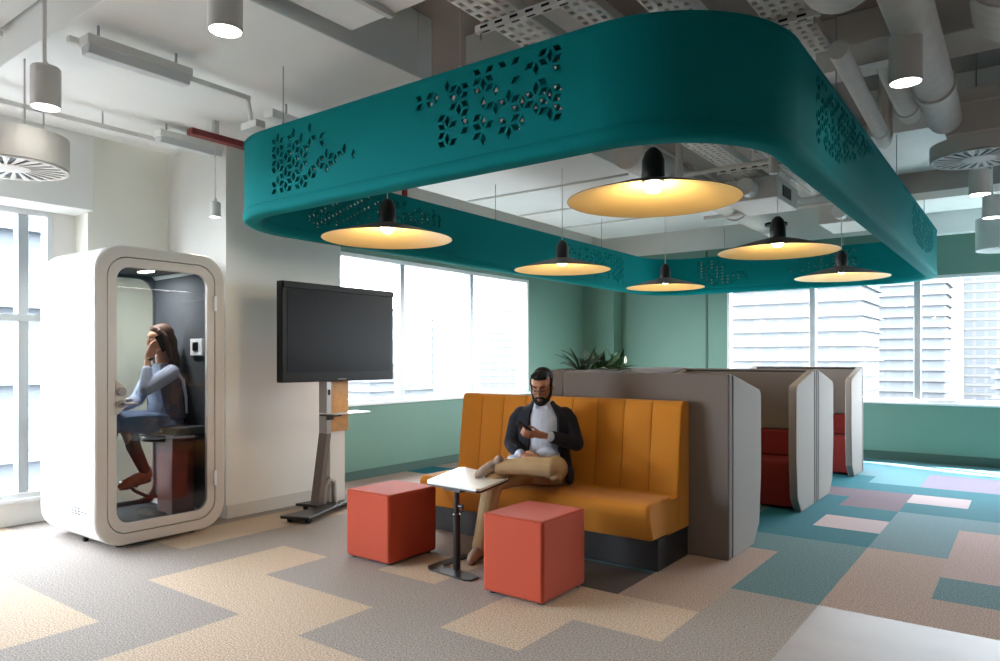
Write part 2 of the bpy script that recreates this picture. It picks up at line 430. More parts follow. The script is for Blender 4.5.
# ------------------------------------------------------------------ city outside
def haze_mat(name, r, g, b):  # haze is put into the tower colours: walls and glazing kept close
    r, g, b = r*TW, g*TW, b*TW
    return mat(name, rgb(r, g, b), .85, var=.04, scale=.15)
T_WALL = [haze_mat('hazed tower concrete', 160, 162, 164), haze_mat('hazed blue tower concrete', 148, 156, 166), haze_mat('hazed cream tower concrete', 162, 160, 158)]
T_GLASS = [haze_mat('hazed blue tower glazing', 136, 144, 154), haze_mat('hazed grey tower glazing', 138, 144, 150)]
GZ = -45.0
def tower(x, y, w, d, h, kind, label, floors, bays, rot=0):
    t = thing('tower_block', label, 'building', (x, y, GZ), rot, 'towers of the city outside the windows')
    mb = MB(); mb.box(-w/2, w/2, -d/2, d/2, 0, h); mb.build('wall', T_WALL[kind % 3], t)
    fh = h / floors; g = MB(); s = MB()
    if not bays: g.box(-w/2-.1, w/2+.1, -d/2-.1, d/2+.1, 1, h-1)
    for k in range(floors):
        z = k*fh
        for i in range(bays):
            bw = w/bays
            g.box(-w/2 + bw*(i+.14), -w/2 + bw*(i+.86), -d/2-.06, -d/2+.1, z+fh*.28, z+fh*.82)
        for i in range(max(2, bays//2) if bays else 0):
            bw = d/max(2, bays//2)
            g.box(w/2-.1, w/2+.06, -d/2 + bw*(i+.16), -d/2 + bw*(i+.84), z+fh*.28, z+fh*.82)
            g.box(-w/2-.06, -w/2+.1, -d/2 + bw*(i+.16), -d/2 + bw*(i+.84), z+fh*.28, z+fh*.82)
        if kind < 2: s.box(-w/2-.9, w/2+.9, -d/2-.9, d/2+.9, z+fh*.93, z+fh)
        else: s.box(-w/2-.25, w/2+.25, -d/2-.25, d/2+.25, z+fh*.95, z+fh)
    g.build('window_bands', T_GLASS[kind % 2], t); s.build('floor_slabs', T_WALL[(kind+1) % 3], t)
    c = MB(); c.box(-w*.3, w*.3, -d*.3, d*.3, h, h+3); c.build('roof_plant', T_WALL[0], t)
    return t
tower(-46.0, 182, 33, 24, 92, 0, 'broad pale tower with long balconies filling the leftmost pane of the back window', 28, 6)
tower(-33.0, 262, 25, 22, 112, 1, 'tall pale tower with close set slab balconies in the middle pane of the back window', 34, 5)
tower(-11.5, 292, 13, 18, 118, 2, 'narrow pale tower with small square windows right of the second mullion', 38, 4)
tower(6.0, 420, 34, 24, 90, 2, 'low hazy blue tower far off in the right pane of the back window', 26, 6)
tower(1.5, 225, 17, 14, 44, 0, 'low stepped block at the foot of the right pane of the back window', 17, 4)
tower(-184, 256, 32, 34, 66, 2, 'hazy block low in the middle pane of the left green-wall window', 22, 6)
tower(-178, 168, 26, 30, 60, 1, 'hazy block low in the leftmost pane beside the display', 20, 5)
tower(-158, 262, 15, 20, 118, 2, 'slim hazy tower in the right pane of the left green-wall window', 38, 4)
tower(-62, 20.9, 18, 8, 130, 0, 'tall hazy tower added outside the far left window to block the sun', 26, 0)  # tower added and sized to keep sun off most of the left windows
mb = MB(); mb.box(-900, 900, -300, 1200, GZ-1, GZ); struct(mb.build('ground', haze_mat('hazy city ground', 138, 142, 146)))
# ------------------------------------------------------------------ banquette sofa
sofa = thing('banquette_sofa', 'mustard yellow banquette sofa with channelled high back and black plinth, backing onto grey booth', 'sofa', (-2.935, 4.5, 0))
hw = 0.99
mb = MB(); mb.box(-hw+.01, hw-.005, -.16, .345, 0, .205); mb.build('plinth', M['plinth'], sofa, bevel=.004)
prof = [(-.265, .215), (.03, .215), (.06, .44), (.03, .462), (-.28, .462), (-.315, .45), (-.33, .42), (-.325, .37)]
mb = MB(); mb.prism(prof, 'x', -hw, hw); mb.build('seat', M['amber'], sofa, bevel=.022, seg=3)
mb = MB(); mb.prism([(-.01, .21), (.25, .21), (.25, .455), (.15, .455), (.015, .30)], 'x', -hw+.004, hw-.001)
n = 9; ww = 2*hw/n
for k in range(n):
    x0, x1 = -hw + k*ww, -hw + (k+1)*ww
    rings = []
    for (y, z) in [(.148, .44), (.160, .55), (.182, .75), (.206, .95), (.222, 1.06), (.235, 1.088), (.26, 1.098)]:
        r = []
        for t, dy in ((.004, .008), (.02, .004), (.06, .001), (.5, -.002), (.94, .001), (.98, .004), (.996, .008)):
            r.append((x0 + (x1-x0)*t, y + dy, z))
        r += [(x1-.001, .262, z), (x0+.001, .262, z)]
        rings.append(r)
    mb.loft(rings)
mb.box(-hw, hw, .255, .335, .21, 1.095)
mb.build('backrest', M['amber'], sofa, sharp=50)
mb = MB()
for k in range(1, n):
    x = -hw + k*ww
    mb.tube([(x, .1545, .462), (x, .168, .55), (x, .190, .75), (x, .214, .95), (x, .230, 1.062), (x, .262, 1.0985)], .0022, 6)
mb.build('seam', M['amber_seam'], sofa)
mb = MB(); mb.prism([(.155,.215),(.34,.215),(.34,1.085),(.245,1.085)], 'x', hw, hw+.005); mb.prism([(-.255,.225),(.155,.225),(.155,.44),(-.27,.445),(-.31,.42)], 'x', hw, hw+.003)
mb.build('end_panel', M['amber'], sofa, bevel=.003)

# ------------------------------------------------------------------ cube ottomans
def ottoman(x0, y0, label):
    o = thing('cube_ottoman', label, 'ottoman', (x0+.215, y0+.24, 0), 0, 'orange cube ottomans')
    mb = MB(); mb.box(-.215, .215, -.24, .24, .012, .478); mb.build('cushion', M['orange'], o, bevel=.022, seg=4)
    mb = MB()
    for sx in (-.205, .205):
        for sy in (-.23, .23): mb.tube([(sx, sy, .03), (sx, sy, .465)], .0045, 6)
    for sx in (-1, 1): mb.tube([(sx*.2085, -.22, .4715), (sx*.2085, .22, .4715)], .004, 6)
    for sy in (-1, 1): mb.tube([(-.195, sy*.2335, .4715), (.195, sy*.2335, .4715)], .004, 6)
    mb.build('piping', M['orange_seam'], o)
    for sx in (-.17, .17):
        for sy in (-.19, .19):
            f = MB(); f.lathe([(0, 0), (.022, 0), (.022, .016), (0, .016)], (sx, sy, 0), 12); f.build('glide_foot', M['foot_rubber'], o)
    return o
o1 = ottoman(-2.62, 3.335, 'orange upholstered cube ottoman nearest the viewer, right of the small white table')
o2 = dup(o1, (-3.87+.215, 3.365+.24, 0), 0, 'orange upholstered cube ottoman left of the small white table')
# ------------------------------------------------------------------ laptop side table
tb = thing('side_table', 'small white topped side table on a black post between the orange ottomans', 'table', (-3.02, 3.54, 0))
mb = MB()
top = [(-.26, .02), (-.46, .63), (-.45, .66), (.09, .46), (.115, .43), (.225, -.01), (.20, -.035), (-.235, .0)]
mb.prism([(-.265, .035), (-.455, .60), (-.43, .635), (.085, .468), (.115, .445), (.222, .01), (.20, -.02), (-.235, .005)], 'z', .552, .57)
mb.build('tabletop', [M['white_top']], tb, bevel=.003)
mb = MB(); mb.prism([(-.268, .035), (-.458, .602), (-.43, .638), (.087, .471), (.118, .446), (.226, .008), (.20, -.024), (-.236, .002)], 'z', .543, .552); mb.build('tabletop_edge', M['black_metal'], tb)
mb = MB(); mb.tube([(0, .03, .012), (0, .03, .36)], .024, 16); mb.build('post', M['black_metal'], tb)
mb = MB(); mb.tube([(0, .03, .36), (0, .03, .545)], .018, 16); mb.lathe([(.026,0),(.026,.03),(.018,.03),(.018,0)], (0,.03,.345), 16, True); mb.build('post_sleeve', M['black_metal'], tb)
mb = MB(); mb.tube([(.02, .03, .43), (.05, .03, .43)], .012, 10); mb.tube([(.05, .03, .445), (.05, .03, .39)], .007, 8); mb.build('height_lever', M['black_metal'], tb)
mb = MB()
mb.prism([(-.17, -.06), (-.13, -.075), (.18, -.11), (.215, -.09), (.22, -.01), (.15, .02), (-.10, .035), (-.13, .06), (-.13, .33), (-.19, .34), (-.21, .31), (-.21, -.02)], 'z', 0, .012)
mb.build('base_plate', M['black_metal'], tb, bevel=.003)
mb = MB(); mb.obox((.0, .12, .535), (.18, .24, .016), (0, 0, -.2)); mb.build('top_bracket', M['black_metal'], tb)

# ------------------------------------------------------------------ meeting booths (high backed felt sofas)
XR, XL, ZT = -1.66, -3.0, 1.29
def booth(name, label, yb, s):
    """back face at Y=yb, opening towards s*Y"""
    t = thing('booth_sofa', label, 'booth', ((XR+XL)/2, yb, 0), 0 if s > 0 else PI, 'high backed grey booth sofas')
    H = (XR-XL)/2
    mb = MB(); mb.box(-H, H, 0, .07, .0, ZT); mb.build('back_panel', M['felt'], t, bevel=.012, seg=3)
    mb = MB(); mb.box(-H+.012, H-.012, .02, .10, .02, ZT-.012); mb.build('joint_strip', M['felt_gap'], t)
    wing = [(.085, .0), (.56, .0), (.69, .14), (.735, .5), (.735, 1.10), (.725, 1.135), (.695, 1.16), (.085, ZT-.005)]
    for x0, x1 in ((H-.07, H), (-H, -H+.07)):
        mb = MB(); mb.prism(wing, 'x', x0, x1); mb.build('side_wing', M['felt_lit'], t, bevel=.012, seg=3)
    mb = MB(); mb.prism([(.10, .02), (.52, .02), (.56, .40), (.54, .455), (.10, .455)], 'x', -H+.074, H-.074); mb.build('seat', M['red'], t, bevel=.02, seg=3)
    mb = MB(); mb.prism([(.10, .46), (.235, .46), (.20, .68), (.18, .70), (.10, .70)], 'x', -H+.074, H-.074); mb.build('back_cushion', M['red'], t, bevel=.018, seg=3)
    mb = MB(); mb.box(-H+.074, H-.074, .10, .135, .705, ZT-.03); mb.build('inner_back', M['felt'], t, bevel=.01)
    return t
booth('a', 'nearest grey felt booth sofa with side wing in a window-lit tone, behind the mustard banquette', 4.86, 1)
booth('b', 'grey felt booth sofa with red seat, second from the viewer, facing the nearest booth', 7.355, -1)
booth('c', 'grey felt booth sofa third from the viewer, back to back with the second', 7.365, 1)
booth('d', 'farthest grey felt booth sofa with red seat, nearest the back window', 9.78, -1)
# planter wall that closes the booths on the far side, and its plants
pw = thing('planter_divider', 'low grey felt planter wall closing the far side of the booths', 'planter', (-3.14, 6.15, 0))
mb = MB(); mb.box(-.14, -.11, -1.24, 1.24, 0, 1.30).box(.11, .14, -1.24, 1.24, 0, 1.30).box(-.11, .11, -1.24, -1.21, 0, 1.30).box(-.11, .11, 1.21, 1.24, 0, 1.30)
mb.build('felt_side', M['felt'], pw, bevel=.006)
mb = MB(); mb.box(-.108, .108, -1.208, 1.208, 1.0, 1.24); mb.build('soil_bed', M['soil'], pw)
def leaf(mb, base, az, el, L, W, droop):
    pts = []; b = Vector(base); e = el
    n = 6; ctr = [b.copy()]; dirs = []
    for k in range(n):
        d = Vector((math.cos(az)*math.cos(e), math.sin(az)*math.cos(e), math.sin(e))); dirs.append(d)
        b = b + d*(L/n); ctr.append(b.copy()); e -= droop/n
    dirs.append(dirs[-1]); side = Vector((-math.sin(az), math.cos(az), 0))
    ws = [.12, .55, .9, 1, .85, .5, .03]; rows = []
    for c, d, k in zip(ctr, dirs, ws):
        up = side.cross(d); rows.append([c - side*W*k*.5 + up*W*.12*k, c - up*.001, c + side*W*k*.5 + up*W*.12*k])
    V = [[mb.bm.verts.new(p) for p in r] for r in rows]
    for a, c in zip(V, V[1:]):
        for q in range(2): mb.bm.faces.new([a[q], a[q+1], c[q+1], c[q]])
def plant(name, label, y, nl, L, W, m, seed, spread=1.0, flower=False):
    random.seed(seed)
    t = thing(name, label, 'plant', (-3.14, y, 1.245), 0, 'plants in the planter wall')
    fo = MB()
    for k in range(nl):
        az = 2*PI*k/nl*1.0 + random.uniform(-.4, .4); el = random.uniform(.35, 1.4)
        leaf(fo, (random.uniform(-.03, .03), random.uniform(-.05, .05), .0), az, el, L*random.uniform(.7, 1.15), W*random.uniform(.8, 1.2), random.uniform(.4, 1.5)*spread)
    o = fo.build('foliage', m, t, normals=False)
    so = o.modifiers.new('thick', 'SOLIDIFY'); so.thickness = .0015
    st = MB(); st.tube([(0, 0, -.02), (0, 0, .06)], [.02, .012], 8); st.build('stem', M['leaf_dark'], t)
    if flower:
        fl = MB(); fl.tube([(.02, .12, .0), (.03, .15, .10)], .004, 6); fl.build('flower_stalk', M['leaf'], t)
        sp = MB(); sp.ell((.032, .155, .13), (.012, .026, .045), (0, 0, .5), 10, 8); sp.build('spathe', M['spathe'], t)
    return t
plant('fern', 'dark spiky fern at the left end of the planter behind the booth', 5.42, 46, .30, .03, M['leaf_dark'], 3, 1.2)
plant('leafy_plant', 'tall bushy green plant in the middle of the planter behind the booth', 5.74, 48, .30, .05, M['leaf'], 5)
plant('peace_lily', 'green peace lily with one white flower at the right end of the planter', 6.02, 44, .27, .05, M['leaf'], 9, 1.1, True)

# ------------------------------------------------------------------ phone booth
Y0p, Y1p, XF, ZP = 2.31, 3.32, -5.30, 2.225
pod = thing('phone_booth', 'white rounded phone booth with glass door standing by the left wall', 'phone booth', (XF, (Y0p+Y1p)/2, 0))
W2 = (Y1p-Y0p)/2; Zb = .03; ZH = (ZP-Zb)/2; ZCt = (ZP+Zb)/2
def prof_ring(w, h, r, x, cz=ZCt): return [(x, a, cz+b) for a, b in rrect(w, h, r, 8)]
def shell(mb, secs, close=False):
    R = [[mb.bm.verts.new(p) for p in s] for s in secs]; n = len(R[0])
    for a, b in zip(R, R[1:] + ([R[0]] if close else [])):
        for k in range(n): mb.bm.faces.new([a[k], a[(k+1) % n], b[(k+1) % n], b[k]])
FW, FH = 2*W2, 2*ZH
mb = MB(); shell(mb, [prof_ring(FW, FH, .20, -.045), prof_ring(FW, FH, .20, -.92), prof_ring(FW-.03, FH-.03, .19, -.95), prof_ring(FW-.16, FH-.16, .14, -.95), prof_ring(FW-.14, FH-.14, .15, -.045)], True)
mb.build('shell', M['pod_white'], pod)
mb = MB(); shell(mb, [prof_ring(FW, FH, .20, -.05), prof_ring(FW, FH, .20, -.012), prof_ring(FW-.02, FH-.02, .19, 0), prof_ring(FW-.165, FH-.165, .15, 0), prof_ring(FW-.165, FH-.165, .15, -.05)], True)
mb.build('front_ring', M['pod_ring'], pod)
# interior lining: dark side walls, floor and ceiling
IW, IH = FW-.17, FH-.17
mb = MB(); mb.box(-.91, -.06, IW/2-.02, IW/2, Zb+.10, ZP-.1); mb.box(-.91, -.06, -IW/2, -IW/2+.02, Zb+.10, ZP-.1); mb.box(-.91, -.06, -IW/2, IW/2, ZP-.11, ZP-.09)
mb.build('felt_lining', M['pod_dark'], pod)
mb = MB(); mb.box(-.91, -.06, -IW/2+.02, IW/2-.02, Zb+.085, Zb+.10); mb.build('booth_floor', M['pod_floor'], pod)
mb = MB(); shell(mb, [prof_ring(IW+.02, IH+.02, .14, -.915), prof_ring(IW-.06, IH-.10, .14, -.915), prof_ring(IW-.06, IH-.10, .14, -.94), prof_ring(IW+.02, IH+.02, .14, -.94)], True); mb.build('rear_frame', M['pod_dark'], pod)
mb = MB(); R = prof_ring(IW-.05, IH-.09, .14, -.922); mb.loft([R, [(p[0]-.008, p[1], p[2]) for p in R]]); mb.build('rear_glass', BACKGLASS, pod)
# door
DW, DH = FW-.178, FH-.178
door = MB(); shell(door, [prof_ring(DW, DH, .145, -.002), prof_ring(DW-.125, DH-.135, .10, -.002), prof_ring(DW-.125, DH-.135, .10, -.04), prof_ring(DW, DH, .145, -.04)], True)
hy = -DW/2+.085
door.prism([(-DW/2+.05, .98), (-DW/2+.085, 1.0), (-DW/2+.125, 1.04), (-DW/2+.125, 1.19), (-DW/2+.085, 1.23), (-DW/2+.05, 1.25)], 'x', -.04, -.002)
dr = door.build('door', M['pod_ring'], pod, bevel=.003)
mb = MB(); R = prof_ring(DW-.115, DH-.125, .10, -.018); mb.loft([R, [(p[0]-.008, p[1], p[2]) for p in R]]); mb.build('door_glass', PODGLASS, dr)
mb = MB()
mb.tube([(-.002, hy+.012, 1.065), (.010, hy+.012, 1.065)], .028, 20); mb.tube([(.010, hy+.012, 1.065), (.045, hy+.012, 1.065)], .009, 12); mb.tube([(.045, hy+.012, 1.065), (.045, hy+.105, 1.065)], .009, 12); mb.build('door_handle', M['steel'], dr)
mb = MB(); mb.tube([(-.002, hy+.012, 1.155), (.012, hy+.012, 1.155)], .03, 20); mb.build('lock_rose', M['steel'], dr)
for z in (.43, 1.84):
    mb = MB(); mb.box(-.002, .016, DW/2-.012, DW/2+.012, z-.06, z+.06); mb.build('hinge', M['pod_white'], dr, bevel=.003)
mb = MB(); shell(mb, [prof_ring(FW-.164, FH-.164, .15, -.03), prof_ring(FW-.18, FH-.18, .146, -.03), prof_ring(FW-.18, FH-.18, .146, -.05), prof_ring(FW-.164, FH-.164, .15, -.05)], True); mb.build('door_seal', M['felt_gap'], pod)
for x, y in ((-.12, -.28), (-.12, .28), (-.80, -.28), (-.80, .28)):
    mb = MB(); mb.lathe([(0, 0), (.028, 0), (.028, .01), (.012, .012), (.012, Zb+.004), (0, Zb+.004)], (x, y, 0), 14); mb.build('levelling_foot', M['foot_rubber'], pod)
mb = MB(); mb.box(-.50, -.47, -W2+.13, -W2+.16, 0, Zb); mb.build('levelling_foot', M['foot_rubber'], pod)
# printed grey word mark low on the white side (illegible in the photo: block glyphs fading to pale)
lm = MB(); lx = -.365
yy = -W2-.0012
def glyph(mb, x, bars):
    for bx0, bx1, bz0, bz1 in bars: mb.box(x+bx0, x+bx1, yy, yy+.002, .255+bz0*.9, .255+bz1*.9)
E8 = [(0,.011,0,.06),(.011,.034,0,.011),(.011,.034,.025,.035),(.011,.034,.049,.06),(.026,.034,.011,.025)]
for k in range(3): glyph(lm, lx + k*.05, E8)
lm.build('printed_mark', M['logo'], pod)
lm = MB()
for k in range(3, 5): glyph(lm, lx + k*.05, [(0,.008,0,.06),(.026,.034,0,.06),(.008,.026,.026,.036)])
lm.build('printed_mark', M['logo_pale'], pod)
# fixed inside fittings
mb = MB(); mb.box(-.44, -.20, .17, IW/2-.06, Zb+.10, .78); mb.build('bench_box', M['burgundy'], pod, bevel=.008)
mb = MB(); mb.box(-.46, -.07, .13, IW/2-.02, .785, .85); mb.build('bench_cushion', M['pod_dark'], pod, bevel=.012)
mb = MB(); mb.box(-.62, -.25, -IW/2+.02, -IW/2+.30, 1.06, 1.085); mb.build('fold_shelf', M['pod_ring'], pod, bevel=.004)
mb = MB(); mb.box(-.30, -.12, IW/2-.045, IW/2-.02, 1.42, 1.56); pl = mb.build('socket_panel', M['pod_white'], pod, bevel=.006)
mb = MB(); mb.box(-.25, -.18, IW/2-.052, IW/2-.046, 1.46, 1.53); mb.build('socket', M['black'], pl)
mb = MB(); mb.box(-.62, -.46, .10, .16, ZP-.118, ZP-.111); mb.build('booth_fill_light', M['lamp_glow'], pod)  # added glowing panel to brighten the inside of the booth

area('booth_fill_beam', (XF-.5, 2.90, ZP-.125), (0, 0, 0), .14, .10, BOOTH_FILL, col=(1, .97, .92))  # added light for the booth interior and its rear glass
# stool inside the booth
st = thing('bar_stool', 'black bar stool with chrome post inside the phone booth', 'stool', (XF-.47, 3.06, Zb+.10))
mb = MB(); mb.lathe([(0, 0), (.20, 0), (.205, .006), (.19, .016), (.03, .025), (0, .025)], (0, 0, 0), 32); mb.build('base', M['black_metal'], st)
mb = MB(); mb.tube([(0, 0, .02), (0, 0, .60)], .026, 16); mb.build('post', M['steel'], st)
mb = MB(); mb.lathe([(0, .58), (.17, .59), (.185, .61), (.18, .635), (.12, .645), (0, .64)], (0, 0, 0), 28); mb.build('seat', M['black'], st)
mb = MB(); mb.tube([(0, 0, .12), (-.0, -.14, .14), (0, -.24, .20), (0, -.29, .26)], .014, 10); mb.tube([(-.13, -.29, .265), (.13, -.29, .265)], .016, 10); mb.build('footrest', M['black_metal'], st)

# ------------------------------------------------------------------ display on a floor stand
tv = thing('display_stand', 'large black flat display on a steel and oak floor stand by the white wall', 'television', (-5.2, 4.33, 0))
hx = .16
mb = MB(); mb.box(.085, .165, -.645, .655, 1.19, 2.055); dsp = mb.build('display', M['black'], tv, bevel=.008)
mb = MB(); mb.box(.1655, .1685, -.595, .605, 1.275, 1.985); mb.build('screen', M['screen'], dsp)
mb = MB(); mb.box(.166, .185, -.64, .65, 1.995, 2.05); mb.build('top_bar', M['black'], dsp, bevel=.006)
mb = MB(); mb.box(.166, .172, -.05, .05, 1.205, 1.213); mb.build('bezel_mark', M['dark_steel'], dsp)
mb = MB(); mb.box(.04, .085, -.25, .25, 1.38, 1.88); mb.build('mount_plate', M['black_metal'], tv, bevel=.004)
mb = MB(); mb.box(-.06, .04, -.02, .19, .72, 1.75); mb.build('column', M['wood'], tv, bevel=.004)
mb = MB(); mb.box(-.065, .045, -.075, -.02, .70, 1.75); mb.build('steel_rail', M['steel'], tv, bevel=.004)
mb = MB(); mb.box(.0455, .047, -.06, -.035, 1.06, 1.11); mb.build('cable_slot', M['black'], tv)
mb = MB(); mb.prism([(-.075, .71), (-.02, .71), (-.11, .06), (-.175, .06)], 'x', -.065, .045); mb.build('slanted_leg', M['dark_steel'], tv, bevel=.004)
mb = MB(); mb.tube([(0, -.075, .06), (0, -.06, .22), (0, -.01, .28), (0, .04, .25), (0, .05, .06)], .028, 10); mb.build('cable_hood', M['steel'], tv)
mb = MB(); mb.box(-.05, .0, .0, .18, .06, .72); mb.build('pale_panel', M['frame'], tv, bevel=.003)  # added panel standing in for the pale lit wall end behind the stand
mb = MB(); mb.box(-.05, .18, -.09, .34, .885, .895); mb.build('shelf', M['white_top'], tv, bevel=.002)
mb = MB(); mb.box(.02, .19, -.13, -.02, .872, .886); mb.obox((.06, -.05, .855), (.05, .05, .04), (0, 0, 0)); mb.build('shelf_bracket', M['black_metal'], tv)
mb = MB(); mb.prism([(-.22, -.22), (.05, -.12), (.10, -.62), (.36, -.52), (.10, .10), (.02, .62), (-.14, .58), (-.20, .10)], 'z', .035, .062); mb.build('base_plate', M['black_metal'], tv, bevel=.006)
for x, y in ((.30, -.48), (.14, -.55), (-.05, .55), (-.16, -.15)):
    mb = MB(); mb.tube([(x-.014, y, .0185), (x+.014, y, .0185)], .0185, 14); mb.tube([(x, y, .02), (x, y, .037)], .008, 8); mb.build('caster', M['foot_rubber'], tv)
# ------------------------------------------------------------------ teal ring canopy
CX0, CX1, CY0, CY1, CR = -4.745, -.873, 2.808, 10.396, .708
CZ0, CZ1 = 2.353, 2.885
can = thing('ceiling_canopy', 'big teal rounded ring canopy with cut-out rhombus patterns hanging over the booths', 'canopy', ((CX0+CX1)/2, (CY0+CY1)/2, 0))
ox, oy = (CX0+CX1)/2, (CY0+CY1)/2
def ring_pts(off, n=28):
    """plan outline, offset inward by off; list of (x,y) in canopy local space"""
    r = CR - off; out = []
    for cx, cy, a0 in ((CX1-CR, CY1-CR, 0), (CX0+CR, CY1-CR, PI/2), (CX0+CR, CY0+CR, PI), (CX1-CR, CY0+CR, 3*PI/2)):
        for k in range(n+1):
            a = a0 + PI/2*k/n; out.append((cx + r*math.cos(a) - ox, cy + r*math.sin(a) - oy))
    return out
def skin(off, flip):
    mb = MB(); bm = mb.bm; za, zb = CZ0+.07, CZ1
    rng = random.Random(11)
    def P(side, s, z):
        if side == 'front': return (s-ox, CY0+off-oy, z)
        if side == 'back': return (s-ox, CY1-off-oy, z)
        if side == 'left': return (CX0+off-ox, s-oy, z)
        return (CX1-off-ox, s-oy, z)
    def straight(side, s0, s1, clusters):
        cuts = [s0]
        for c in clusters: cuts += [c[0], c[1]]
        cuts.append(s1)
        for k, (a, b) in enumerate(zip(cuts, cuts[1:])):
            if k % 2 == 0 or b - a < .01:
                mb.faces([P(side, a, za), P(side, b, za), P(side, b, zb), P(side, a, zb)], [(0, 1, 2, 3)]); continue
            fn = clusters[k//2][2]; L = .092; holes = []
            nx = int((b-a)/(L*.866)) + 2
            for ix in range(-1, nx):
                for iz in range(-1, 9):
                    px = a + .02 + ix*L*.8660 + (.4*L if flip else 0); pz = za + .03 + iz*L + (L/2 if ix % 2 else 0) + (.3*L if flip else 0)
                    for ang in (PI/2, PI/6, -PI/6):
                        cx, cz = px + math.cos(ang)*L/2, pz + math.sin(ang)*L/2
                        if rng.random() > fn(cx, cz): continue
                        l, sh = L*.335, L*.195
                        q = [(cx + math.cos(ang)*l, cz + math.sin(ang)*l), (cx - math.sin(ang)*sh, cz + math.cos(ang)*sh),
                             (cx - math.cos(ang)*l, cz - math.sin(ang)*l), (cx + math.sin(ang)*sh, cz - math.cos(ang)*sh)]
                        if all(a+.005 < u < b-.005 and za+.01 < v < zb-.012 for u, v in q): holes.append(q)
            # horizontal/vertical banding keeps the triangulation tidy: one tessellation per cluster
            polys = [[Vector((a, za, 0)), Vector((b, za, 0)), Vector((b, zb, 0)), Vector((a, zb, 0))]] + [[Vector((u, v, 0)) for u, v in q] for q in holes]
            flat = [v for p in polys for v in p]
            vs = [bm.verts.new(P(side, v.x, v.y)) for v in flat]
            for t in tessellate_polygon(polys):
                try: bm.faces.new([vs[i] for i in t])
                except ValueError: pass
    def mask(rects):
        def f(x, z):
            return max([p for (x0, x1, z0, z1, p) in rects if x0 <= x <= x1 and z0 <= z <= z1] + [0])
        return f
    def tri(x0, x1, zlo0, zlo1, p):
        return lambda x, z: p if x0 <= x <= x1 and z > zlo0 + (zlo1-zlo0)*(x-x0)/(x1-x0) else 0
    fr = [(-3.98, -3.06, mask([(-3.95, -3.55, 2.45, 2.84, .85), (-3.58, -3.42, 2.50, 2.82, .55), (-3.55, -3.13, 2.53, 2.65, .75)])),
          (-2.70, -1.72, mask([(-2.67, -2.40, 2.70, 2.84, .50), (-2.50, -2.16, 2.50, 2.82, .55), (-2.26, -1.98, 2.48, 2.86, .68), (-1.98, -1.76, 2.51, 2.86, .7)]))]
    lf = [(3.6, 5.3, mask([(3.65, 4.3, 2.46, 2.84, .8), (4.2, 5.0, 2.6, 2.86, .6), (4.8, 5.25, 2.68, 2.84, .5)])),
          (7.4, 9.2, mask([(7.5, 8.4, 2.6, 2.84, .45), (8.2, 9.2, 2.46, 2.84, .8)]))]
    bk = [(-4.03, -3.2, mask([(-4.0, -3.55, 2.46, 2.85, .85), (-3.65, -3.25, 2.5, 2.65, .6)])),
          (-2.75, -1.77, mask([(-2.7, -2.3, 2.58, 2.73, .5), (-2.35, -1.8, 2.5, 2.85, .85)]))]
    rt = [(3.78, 5.6, lambda x, z: .82 if (3.86 <= x <= 5.5 and z > 2.5 + .34*max(0, (x-4.4))/1.15 and z < 2.86) else 0),
          (7.45, 9.3, lambda x, z: .82 if z > 2.48 + .10*abs(x-8.3) and x > 7.55 else 0)]
    straight('front', CX0+CR, CX1-CR, fr); straight('back', CX0+CR, CX1-CR, bk)
    straight('left', CY0+CR, CY1-CR, lf); straight('right', CY0+CR, CY1-CR, rt)
    r = ring_pts(off); n = 29
    for c in range(4):
        arc = r[c*n:(c+1)*n]
        zs = [za, za+.004, zb-.004, zb]
        for p, q in zip(arc, arc[1:]):
            for z0, z1 in zip(zs, zs[1:]): mb.faces([(p[0], p[1], z0), (q[0], q[1], z0), (q[0], q[1], z1), (p[0], p[1], z1)], [(0, 1, 2, 3)])
    bmesh.ops.remove_doubles(bm, verts=bm.verts, dist=.0005)
    # consistent normals: outward for the outer skin, inward for the inner one
    for f in bm.faces:
        f.normal_update(); c = f.calc_center_median()
        qx = max(-(CX1-CX0)/2+CR, min((CX1-CX0)/2-CR, c.x)); qy = max(-(CY1-CY0)/2+CR, min((CY1-CY0)/2-CR, c.y))
        d = Vector((c.x-qx, c.y-qy, 0)).dot(f.normal)
        if (d < 0) != flip: f.normal_flip()
    return mb
def flat_sides(o):
    for p in o.data.polygons:
        n = p.normal; p.use_smooth = not (max(abs(n.x), abs(n.y)) > .9995)
    return o
o = flat_sides(skin(0, False).build('outer_skin', M['teal'], can, normals=False, sharp=30)); s = o.modifiers.new('thick', 'SOLIDIFY'); s.thickness = .012; s.offset = -1
o = flat_sides(skin(.11, True).build('inner_skin', M['teal'], can, normals=False, sharp=30)); s = o.modifiers.new('thick', 'SOLIDIFY'); s.thickness = .012; s.offset = -1
def sweep(prof):
    mb = MB(); rings = []
    cols = [[(x, y, z) for x, y in ring_pts(off)] for off, z in prof]
    V = [[mb.bm.verts.new(p) for p in c] for c in cols]; n = len(V[0])
    for a, b in zip(V, V[1:] + [V[0]]):
        for k in range(n): mb.bm.faces.new([a[k], a[(k+1) % n], b[(k+1) % n], b[k]])
    return mb
zb = CZ0
sweep([(0, zb+.072), (-.007, zb+.066), (-.009, zb+.03), (-.004, zb+.012), (.008, zb+.003), (.025, zb), (.085, zb), (.102, zb+.003), (.114, zb+.012), (.119, zb+.03), (.117, zb+.066), (.11, zb+.072)]).build('bottom_rim', M['teal'], can, sharp=60)
sweep([(-.003, CZ1-.004), (-.003, CZ1+.012), (.113, CZ1+.012), (.113, CZ1-.004)]).build('top_cap', M['teal'], can)
